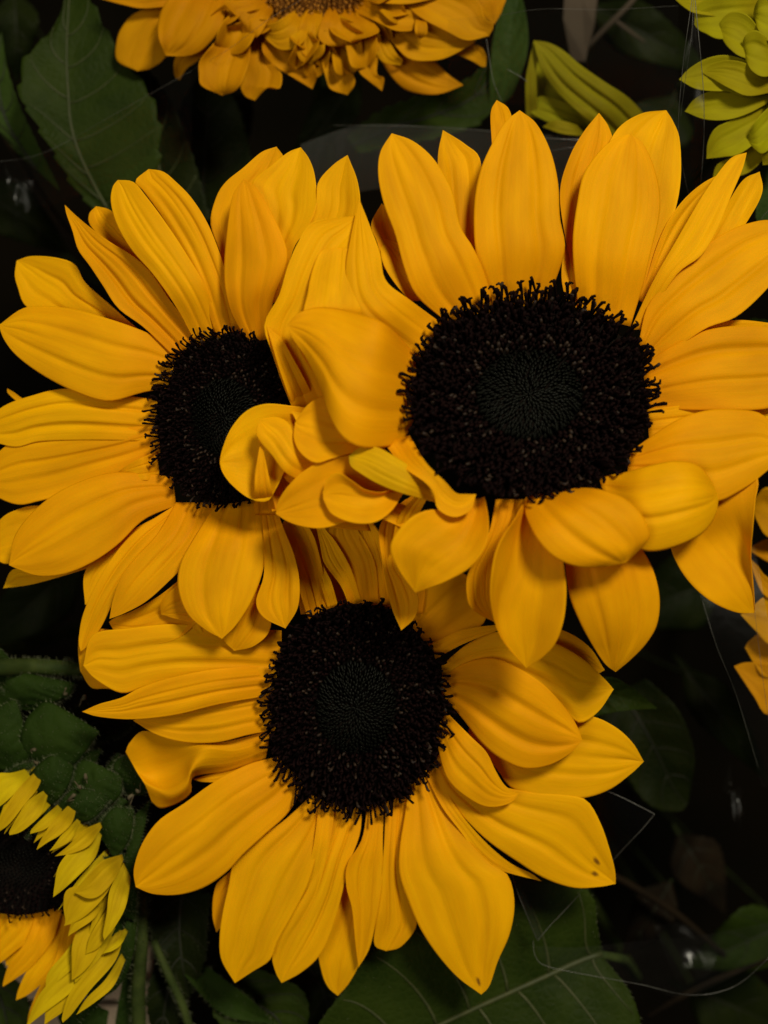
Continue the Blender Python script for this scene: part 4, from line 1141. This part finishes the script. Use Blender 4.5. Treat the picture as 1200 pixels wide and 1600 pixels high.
# second lime bloom, drooping between the petals
N = Flower('drooping_chrysanthemum', 'drooping olive green bloom with long folded petals behind the cellophane band', 'chrysanthemum',
           (930, 215), 30, 20, -235, 0, 0, base=(930, 230))
OL = dict(fol=0.0, mat='petal_olive', nu=26, nv=31)
petal(N, [(965, 235), (920, 190), (892, 165), (868, 142), (848, 112), (838, 82)], [(1025, 200), (985, 155), (945, 128), (908, 102), (882, 80), (858, 67)], (834, 63), 2.0,
      cup=-8, groove=12, zp=[0, 22, 24, 10], z=20, wave=16, **OL)
petal(N, [(822, 185), (821, 130), (828, 90)], [(840, 185), (838, 120), (839, 90)], (834, 64), 1.0, zp=[0, 10, 20, 20], cup=3, z=10, **OL)
petal(N, [(935, 215), (880, 200), (832, 178)], [(930, 180), (880, 158), (848, 150)], (824, 160), 1.0, cup=4, z=6, wave=6, groove=5, **OL)
petal(N, [(925, 214), (885, 210), (868, 206)], [(915, 200), (885, 190), (865, 188)], (848, 198), 2.0, cup=2, z=22, **OL)
petal(N, [(900, 190), (860, 170), (840, 150)], [(900, 160), (870, 130), (850, 110)], (836, 90), 0.6, cup=8, z=0, wave=5, **OL)
petal(N, [(985, 235), (940, 210), (915, 190)], [(1000, 205), (960, 180), (930, 165)], (880, 150), 1.0, z=4, **OL)
stem_for(N, r=9, start=(945, 232, -245))

# ------------------------------------------------------------------ leaves of the blooms
def leafy(name, label, base, stem_pts, r=9, group=None, mat='stem'):
    fl = Flower(name, label, 'foliage', base, 10, 10, 0, 0, 0, base=base, group=group)
    k = (D + H0 / S) / D
    ex, ey = 600 + (base[0] - 600) / k, 800 + (base[1] - 800) / k
    tube('stem', stem_pts + [(ex, ey, -H0 / S)], [r * 0.8, r, r, r], M[mat], fl.root, 10, 20)
    return fl


P1 = leafy('leafy_stem', 'broad serrated green leaf with pale veins beside the frilled sunflower', (200, 360), [(168, 332, -262), (185, 350, -330), (200, 360, -700)])
leaf(P1, [(150, 332), (110, 285), (75, 225), (45, 175), (30, 150), (37, 95), (70, 58), (95, 20)], [(185, 335), (228, 312), (250, 245), (244, 170), (208, 105), (165, 45)], (112, -70),
     [-250, -222, -212, -220, -240], mid=[(170, 330), (145, 285), (122, 235), (110, 190), (107, 150), (104, 95), (106, 30)], serr=9, teeth=11, nveins=6, vangle=0.16, midw=3.4, fold=6, wave=9)
leaf(P1, [(185, 345), (185, 260), (185, 180)], [(330, 345), (300, 240), (262, 150)], (200, 70), [-310, -292, -290, -305], mid=[(255, 345), (248, 260), (228, 180)], mat='leaf_shaded',
     vein='vein', nveins=4, seed=9, midw=4, serr=4)
leaf(P1, [(20, 230), (-30, 170), (-25, 110)], [(95, 300), (35, 175), (12, 110)], (2, 50), [-300, -270, -260, -275], mat='leaf_bright', vein='vein_dark', nveins=4, seed=12, serr=3, fold=14)
leaf(P1, [(230, 360), (250, 250), (290, 150)], [(400, 330), (390, 230), (370, 160)], (330, 100), [-380, -360, -365, -380], mat='leaf_shaded', vein='vein_dark', nveins=4, seed=13)

leaf(E, [(540, 215), (590, 175), (640, 155), (700, 130), (735, 120)], [(560, 240), (640, 225), (720, 205), (765, 175)], (805, 55), [-330, -300, -296, -300], mat='leaf', vein='vein_dark', nveins=4,
     seed=14, serr=6, wave=10)
leaf(E, [(766, 175), (766, 105), (774, 45)], [(800, 150), (823, 85), (822, 25)], (802, -50), [-300, -280, -276, -280], mat='leaf_bright', vein=None, seed=15, serr=0)

P2 = leafy('leafy_stem', 'large heart-shaped green leaf with a bold midrib under the spotted petal', (955, 1500), [(940, 1492, -182), (975, 1500, -260), (985, 1510, -700)])
leaf(P2, [(940, 1484), (932, 1440), (926, 1400), (885, 1375), (820, 1368), (720, 1400), (640, 1448), (585, 1485), (556, 1515), (538, 1548), (500, 1598)],
     [(940, 1494), (960, 1518), (985, 1553), (1000, 1600), (995, 1660), (930, 1710), (830, 1740), (730, 1760), (620, 1760)], (430, 1720),
     [-180, -150, -140, -146, -170], mid=[(940, 1490), (905, 1502), (850, 1527), (770, 1563), (690, 1600), (600, 1645), (520, 1685)], serr=5, teeth=34, nveins=7, vangle=0.12,
     midw=6.0, fold=8, wave=7, hairs=500, seed=22)
leaf(P2, [(890, 1130), (940, 1117), (980, 1110)], [(895, 1075), (950, 1058), (988, 1075)], (1027, 1107), [-150, -130, -130, -150], mat='leaf', vein=None, seed=23, serr=0)
leaf(P2, [(930, 1100), (960, 1180), (1010, 1255), (1060, 1268)], [(1010, 1060), (1060, 1110), (1085, 1180)], (1075, 1255), [-360, -340, -345, -360], mat='leaf_shaded', vein='vein_dark', nveins=4,
     seed=24, serr=2)

P3 = leafy('leafy_stem', 'curled dark leaves and a hairy stalk between the half-open bloom and drooping petals', (235, 1560), [(218, 1395, -150), (222, 1470, -220), (230, 1540, -600)])
tube('stalk', [(222, 1395, -140), (221, 1470, -135), (216, 1540, -145), (218, 1620, -170)], [9, 11, 12, 12], M['stem'], P3.root, 10, 16)
tube('stalk', [(240, 1470, -170), (262, 1520, -165), (285, 1570, -170), (300, 1620, -180)], [6, 7, 7, 7], M['stem'], P3.root, 10, 14)
leaf(P3, [(240, 1400), (235, 1450), (250, 1510)], [(330, 1395), (325, 1450), (320, 1500)], (295, 1560), [-210, -190, -186, -200], mat='leaf_shaded', vein='vein_dark', nveins=3, seed=31, fold=18, hairs=100)
leaf(P3, [(255, 1480), (235, 1530), (230, 1580)], [(300, 1520), (290, 1570), (280, 1600)], (250, 1650), [-230, -215, -210, -220], mat='leaf_shaded', vein='vein_dark', nveins=3, seed=32, fold=20)
leaf(P3, [(300, 1530), (330, 1550), (345, 1600)], [(350, 1500), (420, 1520), (480, 1560)], (470, 1660), [-240, -215, -210, -225], mat='leaf', vein='vein_dark', nveins=5, seed=33, serr=4)
leaf(P3, [(410, 1520), (450, 1560), (470, 1600)], [(520, 1440), (540, 1500), (560, 1560)], (520, 1660), [-290, -270, -270, -280], mat='leaf_shaded', vein='vein_dark', nveins=4, seed=34)
leaf(P3, [(270, 1500), (320, 1560), (360, 1590)], [(300, 1490), (350, 1530), (390, 1560)], (430, 1600), [-200, -190, -190, -200], mat='bract', vein=None, nveins=3, seed=35, serr=2, hairs=150)

leaf(P3, [(-60, 1500), (-40, 1560), (-20, 1620)], [(0, 1500), (35, 1545), (48, 1590)], (30, 1660), [-240, -225, -220, -235], mat='leaf', vein='vein_dark', nveins=4, seed=36)
leaf(P3, [(200, 1480), (190, 1540), (180, 1600)], [(216, 1480), (214, 1550), (205, 1610)], (175, 1660), [-200, -190, -190, -200], mat='bract', vein=None, seed=37, serr=0, hairs=120)
leaf(P3, [(90, 1590), (105, 1570), (135, 1565)], [(120, 1660), (150, 1640), (165, 1610)], (170, 1580), [-200, -190, -190, -200], mat='bract', vein=None, seed=38, serr=0)
P4 = leafy('leafy_stem', 'pale hairy green stalk and small leaves beside the half-open bloom', (-60, 1060), [(132, 1046, -120), (60, 1042, -112), (-40, 1036, -130)], 14)
leaf(P4, [(10, 1085), (-10, 1050), (-20, 1030)], [(40, 1075), (30, 1050), (20, 1035)], (0, 1012), [-100, -84, -84, -90], mat='bract', vein='vein', nveins=2, seed=41, hairs=200, serr=0)
leaf(P4, [(100, 1120), (130, 1100), (150, 1105)], [(150, 1160), (190, 1150), (210, 1130)], (235, 1120), [-190, -175, -175, -185], mat='leaf_shaded', vein='vein_dark', nveins=3, seed=42, hairs=120)
for path, rad_, cnt in (([(222, 1395, -140), (221, 1470, -135), (216, 1540, -145), (218, 1620, -170)], 11, 320), ([(240, 1470, -170), (262, 1520, -165), (285, 1570, -170), (300, 1620, -180)], 7, 200)):
    Vh, Fh, Uh = [], [], []
    for i in range(cnt):
        t = rng.random(); a = rng.uniform(0, 2 * pi)
        p = resample3(path, [t])[0]
        q1 = (p[0] + cos(a) * rad_, p[1], p[2] + sin(a) * rad_)
        q2 = (p[0] + cos(a) * (rad_ + 6), p[1] + rng.uniform(-3, 3), p[2] + sin(a) * (rad_ + 6))
        tube_into(Vh, Fh, Uh, [W(*q1), W(*q2)], [0.4 * S, 0.1 * S], 3, cap=False)
    tag(link_mesh('hairs', Vh, Fh, M['hair'], P3.root, Uh), kind='stuff')
Vh, Fh, Uh = [], [], []
for i in range(260):
    t = rng.random(); x = -10 + 140 * t; a = rng.uniform(0, 2 * pi)
    y, z_ = 1040 + 6 * t + cos(a) * 12, -113 + sin(a) * 12
    tube_into(Vh, Fh, Uh, [W(x, y, z_), W(x + rng.uniform(-3, 3), y + cos(a) * 7, z_ + sin(a) * 7)], [0.5 * S, 0.15 * S], 3, cap=False)
tag(link_mesh('hairs', Vh, Fh, M['hair'], P4.root, Uh), kind='stuff')

# shaded undergrowth: individual leaves and stalks in the dark between the bunches
spots = [(25, 40, 1.5, 'leaf_shaded', 'dim leaf in the dark beside the tip of the serrated leaf'),
         (20, 330, .6, 'leaf_shaded', 'dim leaf between the slanting brown stalk and the sunflower turned aside'),
         (60, 935, 2.4, 'leaf_shaded', 'dim leaf in the dark under the lowest petals of the sunflower turned aside'),
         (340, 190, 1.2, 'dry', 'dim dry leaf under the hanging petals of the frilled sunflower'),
         (520, 175, 2.2, 'leaf_shaded', 'dim leaf at the end of the smoky cellophane band'),
         (1000, 50, .5, 'leaf_shaded', 'dim leaf beside the forked grey twig'),
         (1030, 200, 2.0, 'leaf_shaded', 'dim leaf between the cellophane fold and the olive bloom'),
         (1060, 930, 2.8, 'leaf_shaded', 'dim leaf in the gap beside the creased petal over the small golden sunflower'),
         (1120, 1110, .9, 'leaf_shaded', 'dim leaf under the sleeve of the small golden sunflower'),
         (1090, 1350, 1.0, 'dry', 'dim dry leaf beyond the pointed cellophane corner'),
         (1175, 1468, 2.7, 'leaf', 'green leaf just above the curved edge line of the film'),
         (1150, 1575, .4, 'leaf_shaded', 'dim leaf below the curved edge line of the film'),
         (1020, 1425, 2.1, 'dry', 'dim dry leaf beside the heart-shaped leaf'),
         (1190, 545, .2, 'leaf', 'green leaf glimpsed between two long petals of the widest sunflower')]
for i, (x, y, a, mt, lb) in enumerate(spots):
    deep = (-330 if mt == 'leaf' else -470) - 40 * (i % 4)
    ln, wd = 90 + 25 * (i % 3), 34 + 8 * (i % 4)
    dx, dy = cos(a), sin(a)
    q = lambda s, w: (x + dx * s - dy * w, y + dy * s + dx * w)
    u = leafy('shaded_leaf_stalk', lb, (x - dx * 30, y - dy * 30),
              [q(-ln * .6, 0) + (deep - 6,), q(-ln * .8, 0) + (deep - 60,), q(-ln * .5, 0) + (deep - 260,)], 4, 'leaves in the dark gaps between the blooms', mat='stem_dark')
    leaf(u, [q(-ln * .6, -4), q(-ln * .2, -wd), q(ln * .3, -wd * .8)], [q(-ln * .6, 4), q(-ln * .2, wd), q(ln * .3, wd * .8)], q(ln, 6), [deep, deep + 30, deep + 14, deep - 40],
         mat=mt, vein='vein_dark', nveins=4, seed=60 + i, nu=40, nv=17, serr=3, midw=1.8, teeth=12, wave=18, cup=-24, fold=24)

# thin brown roots and twigs
for i, (pts, r, nm, lb) in enumerate((
        ([(905, 88, -420), (940, 50, -410), (985, 5, -400), (1010, -30, -420)], 5, 'twig', 'forked grey twig behind the drooping olive bloom'),
        ([(0, 200, -430), (60, 300, -420), (110, 370, -425), (170, 420, -440)], 8, 'twig', 'dull brown stalk slanting under the serrated leaf'),
        ([(900, 1340, -390), (980, 1380, -380), (1060, 1430, -385), (1140, 1500, -400)], 7, 'twig', 'dull brown stalk slanting behind the blemished petal'),
        ([(1010, 1590, -380), (1060, 1560, -372), (1120, 1530, -376), (1200, 1500, -390)], 6, 'twig', 'brown stalk lying in the dark below the cellophane thread'))):
    t = tube(nm, pts, [r * 0.7, r, r, r * 0.6], M['dry'] if i else M['stake'], None, 8, 20)
    tag(t, lb, 'twig')
    if i == 0:
        tube('fork', [(958, 30, -408), (985, 50, -405), (1008, 66, -410)], [4, 3.5, 2], M['stake'], t, 7, 10)

# ------------------------------------------------------------------ cellophane, boards, paper
def sheet(name, label, rows, mat='wrap', edges=(), cat='wrapper', nsub=8, fringe=0.5, group=None):
    """rows: lists of (x, y, z); a thin clear sheet with pale tubes for its lit edges and glints."""
    nr, nc = len(rows), len(rows[0])
    g = []
    cols = [resample3([r[j] for r in rows], [i / ((nr - 1) * nsub) for i in range((nr - 1) * nsub + 1)]) if nr > 2 else
            [tuple(a + (b - a) * i / nsub for a, b in zip(rows[0][j], rows[1][j])) for i in range(nsub + 1)] for j in range(nc)]
    for i in range(len(cols[0])):
        base = [cols[j][i] for j in range(nc)]
        n2 = (nc - 1) * nsub
        g.append(resample3(base, [k / n2 for k in range(n2 + 1)]) if nc > 2 else [tuple(a + (b - a) * k / nsub for a, b in zip(*base)) for k in range(nsub + 1)])
    verts = [W(*p) for row in g for p in row]
    w = len(g[0])
    faces = [(i * w + j, i * w + j + 1, (i + 1) * w + j + 1, (i + 1) * w + j) for i in range(len(g) - 1) for j in range(w - 1)]
    uvs = [(0, 0)] * len(verts)
    o = link_mesh(name, verts, faces, M[mat], None, uvs)
    tag(o, label, cat, group)
    for e in edges:
        pts, r = e
        tube('edge', pts, [r * .45] * 4, M['wrap_edge'], o, 5, 30 if len(pts) > 2 else None) if len(pts) > 2 else tube('edge', pts, [r * .45] * 2, M['wrap_edge'], o, 5)
    return o


sheet('cellophane_sleeve', 'clear cellophane fold standing between the chrysanthemum and the broad petals',
      [[(1086, -30, 30), (1066, 100, 20), (1061, 190, 0), (1078, 310, -60)], [(1084, -30, 40), (1084, 80, 26), (1080, 170, 2), (1086, 310, -62)],
       [(1086, -30, 36), (1096, 90, 24), (1101, 190, 2), (1095, 300, -60)]],
      edges=[([(1084, -20, 36), (1068, 95, 24), (1060, 190, 4), (1063, 240, -20), (1076, 306, -60)], 1.0), ([(1084, -20, 36), (1092, 60, 30), (1099, 140, 18), (1100, 210, -4), (1095, 290, -56)], 1.0),
             ([(1084, -10, 36), (1080, 60, 30), (1070, 130, 14), (1063, 185, 2)], 0.6)])
sheet('cellophane_band', 'smoky flat cellophane band behind the upper petals of the widest sunflower',
      [[(470, 225, -210), (560, 196, -200), (680, 197, -196), (800, 206, -192), (930, 216, -190)], [(470, 330, -230), (560, 300, -224), (680, 290, -220), (800, 300, -216), (930, 310, -214)]],
      mat='wrap_fold', edges=[([(520, 196, -196), (600, 196, -194), (700, 200, -192), (800, 208, -188)], 0.7), ([(850, 216, -150), (870, 217, -148), (890, 218, -148), (910, 219, -150)], 1.6),  # the thick short tube is a glint on the film, drawn in pale colour
                              ([(852, 236, -152), (870, 234, -150), (890, 231, -150), (905, 229, -152)], 0.9)])
sheet('cellophane_sheet', 'clear cellophane sheet in front of the olive bloom with a fine upper edge',
      [[(700, 30, -110), (830, 18, -105), (960, 16, -100), (1060, 10, -90)], [(700, 160, -180), (830, 165, -176), (960, 168, -170), (1060, 170, -150)]],
      edges=[([(780, 24, -104), (850, 14, -102), (950, 15, -98), (1060, 9, -88)], 0.5), ([(760, 60, -120), (766, 100, -128), (772, 130, -132), (784, 158, -136)], 0.9),
             ([(792, 108, -122), (805, 115, -120), (815, 121, -120), (824, 128, -122)], 0.8)])
sheet('cellophane_film', 'clear film crossing the serrated leaf, its edge drawn as one fine line',
      [[(-20, 255, -180), (80, 235, -172), (190, 170, -165), (300, 108, -160)], [(-20, 330, -240), (80, 320, -232), (190, 280, -225), (300, 250, -220)]],
      edges=[([(-10, 254, -178), (70, 238, -170), (190, 172, -163), (300, 110, -158)], 0.5), ([(300, 110, -158), (360, 75, -110), (420, 30, -90), (470, 0, -90)], 0.5)])
sheet('cellophane_corner', 'pointed clear cellophane corner sticking out behind the lower right petals',
      [[(930, 1228, -110), (960, 1240, -106), (1024, 1272, -100)], [(930, 1380, -130), (940, 1365, -126), (955, 1345, -120)]],
      edges=[([(940, 1232, -108), (968, 1244, -104), (1000, 1260, -101), (1023, 1272, -99)], 1.0), ([(1023, 1272, -99), (1002, 1297, -106), (980, 1320, -113), (952, 1350, -121)], 0.7)])
sheet('cellophane_flap', 'bent clear cellophane flap glinting beside the tip of the spotted petal',
      [[(796, 1366, -90), (850, 1380, -94), (930, 1370, -100)], [(815, 1410, -98), (850, 1420, -100), (905, 1398, -104)], [(838, 1470, -106), (842, 1468, -106), (846, 1462, -106)]],
      mat='wrap', edges=[([(905, 1398, -102), (880, 1425, -102), (858, 1448, -103), (840, 1470, -104)], 0.9)])
sheet('cellophane_sliver', 'narrow bright sliver of folded cellophane beside the bottom petal tip',
      [[(800, 1366, -88), (806, 1385, -90), (822, 1430, -96), (838, 1468, -103)], [(803, 1366, -84), (812, 1385, -82), (834, 1430, -84), (846, 1464, -100)]],
      mat='wrap_fold', edges=[([(800, 1366, -86), (808, 1392, -88), (824, 1432, -94), (839, 1468, -102)], 1.0)])
sheet('cellophane_loop', 'clear film over the heart-shaped leaf ending in a long curved edge line',
      [[(836, 1478, -108), (900, 1480, -112), (1000, 1470, -120), (1100, 1460, -130), (1210, 1440, -140)], [(850, 1508, -104), (900, 1520, -104), (1000, 1540, -110), (1080, 1556, -116), (1210, 1490, -130)]],
      edges=[([(833, 1470, -104), (836, 1492, -102), (850, 1508, -102), (900, 1520, -102), (1000, 1538, -108), (1080, 1555, -114), (1150, 1540, -120), (1210, 1488, -128)], 0.8)])
sheet('cellophane_sleeve', 'clear cellophane sleeve around the small golden sunflower, edge slanting down',
      [[(1085, 880, -60), (1105, 970, -62), (1150, 1080, -70), (1190, 1230, -84)], [(1180, 850, -20), (1200, 970, -24), (1220, 1080, -34), (1250, 1230, -50)]],
      edges=[([(1098, 940, -60), (1120, 1010, -62), (1150, 1085, -68), (1185, 1200, -80)], 0.6), ([(1172, 880, -30), (1182, 980, -34), (1192, 1060, -40), (1204, 1150, -50)], 0.5)])
for x, y, s_, a, lb in ((1075, 1475, 60, 0.5, 'crumpled clear cellophane scrap above the curved film edge'),                         (30, 290, 40, 1.0, 'cellophane scrap beside the slanting stalk under the serrated leaf'),
                        (1150, 1240, 50, 1.4, 'cellophane scrap in the dark below the sleeved sunflower')):
    c_, d_ = cos(a) * s_, sin(a) * s_
    sheet('cellophane_scrap', lb,
          [[(x - c_, y - d_, -300), (x - d_ * .4, y - c_ * .6, -288), (x + c_, y - d_ * .2, -296)], [(x - c_ * .7, y + d_ * .5, -292), (x, y, -306), (x + c_ * .8, y + d_, -290)],
           [(x - c_ * .3, y + s_ * .9, -304), (x + d_ * .2, y + s_ * .6, -292), (x + c_ * .4, y + s_ * 1.1, -300)]], group='cellophane scraps in the dark')

# taupe paper tag and beige board
def slab(name, label, cat, pts, z_top, thick, mat):
    top = [W(x, y, z) for (x, y), z in zip(pts, z_top)]
    bot = [v - Vector((0, 0, thick * S)) for v in top]
    n = len(pts)
    f = [tuple(range(n)), tuple(reversed(range(n, 2 * n)))] + [(i, n + i, n + (i + 1) % n, (i + 1) % n) for i in range(n)]
    return tag(link_mesh(name, top + bot, f, M[mat], None, None, smooth=False), label, cat)


slab('paper_sleeve', 'taupe paper strip standing behind the olive bloom', 'paper', [(885, -60), (942, -60), (930, 40), (915, 96), (893, 96), (880, 30)], [-350, -350, -340, -360, -366, -346], 5, 'stake')
slab('display_board', 'beige board lying under the half-open bloom', 'board', [(-120, 1480), (235, 1480), (235, 1562), (-120, 1562)], [-420] * 4, 30, 'board')
slab('display_board', 'beige board at the very bottom, below the first beige board', 'board', [(-120, 1572), (235, 1572), (235, 1720), (-120, 1720)], [-425] * 4, 30, 'board')
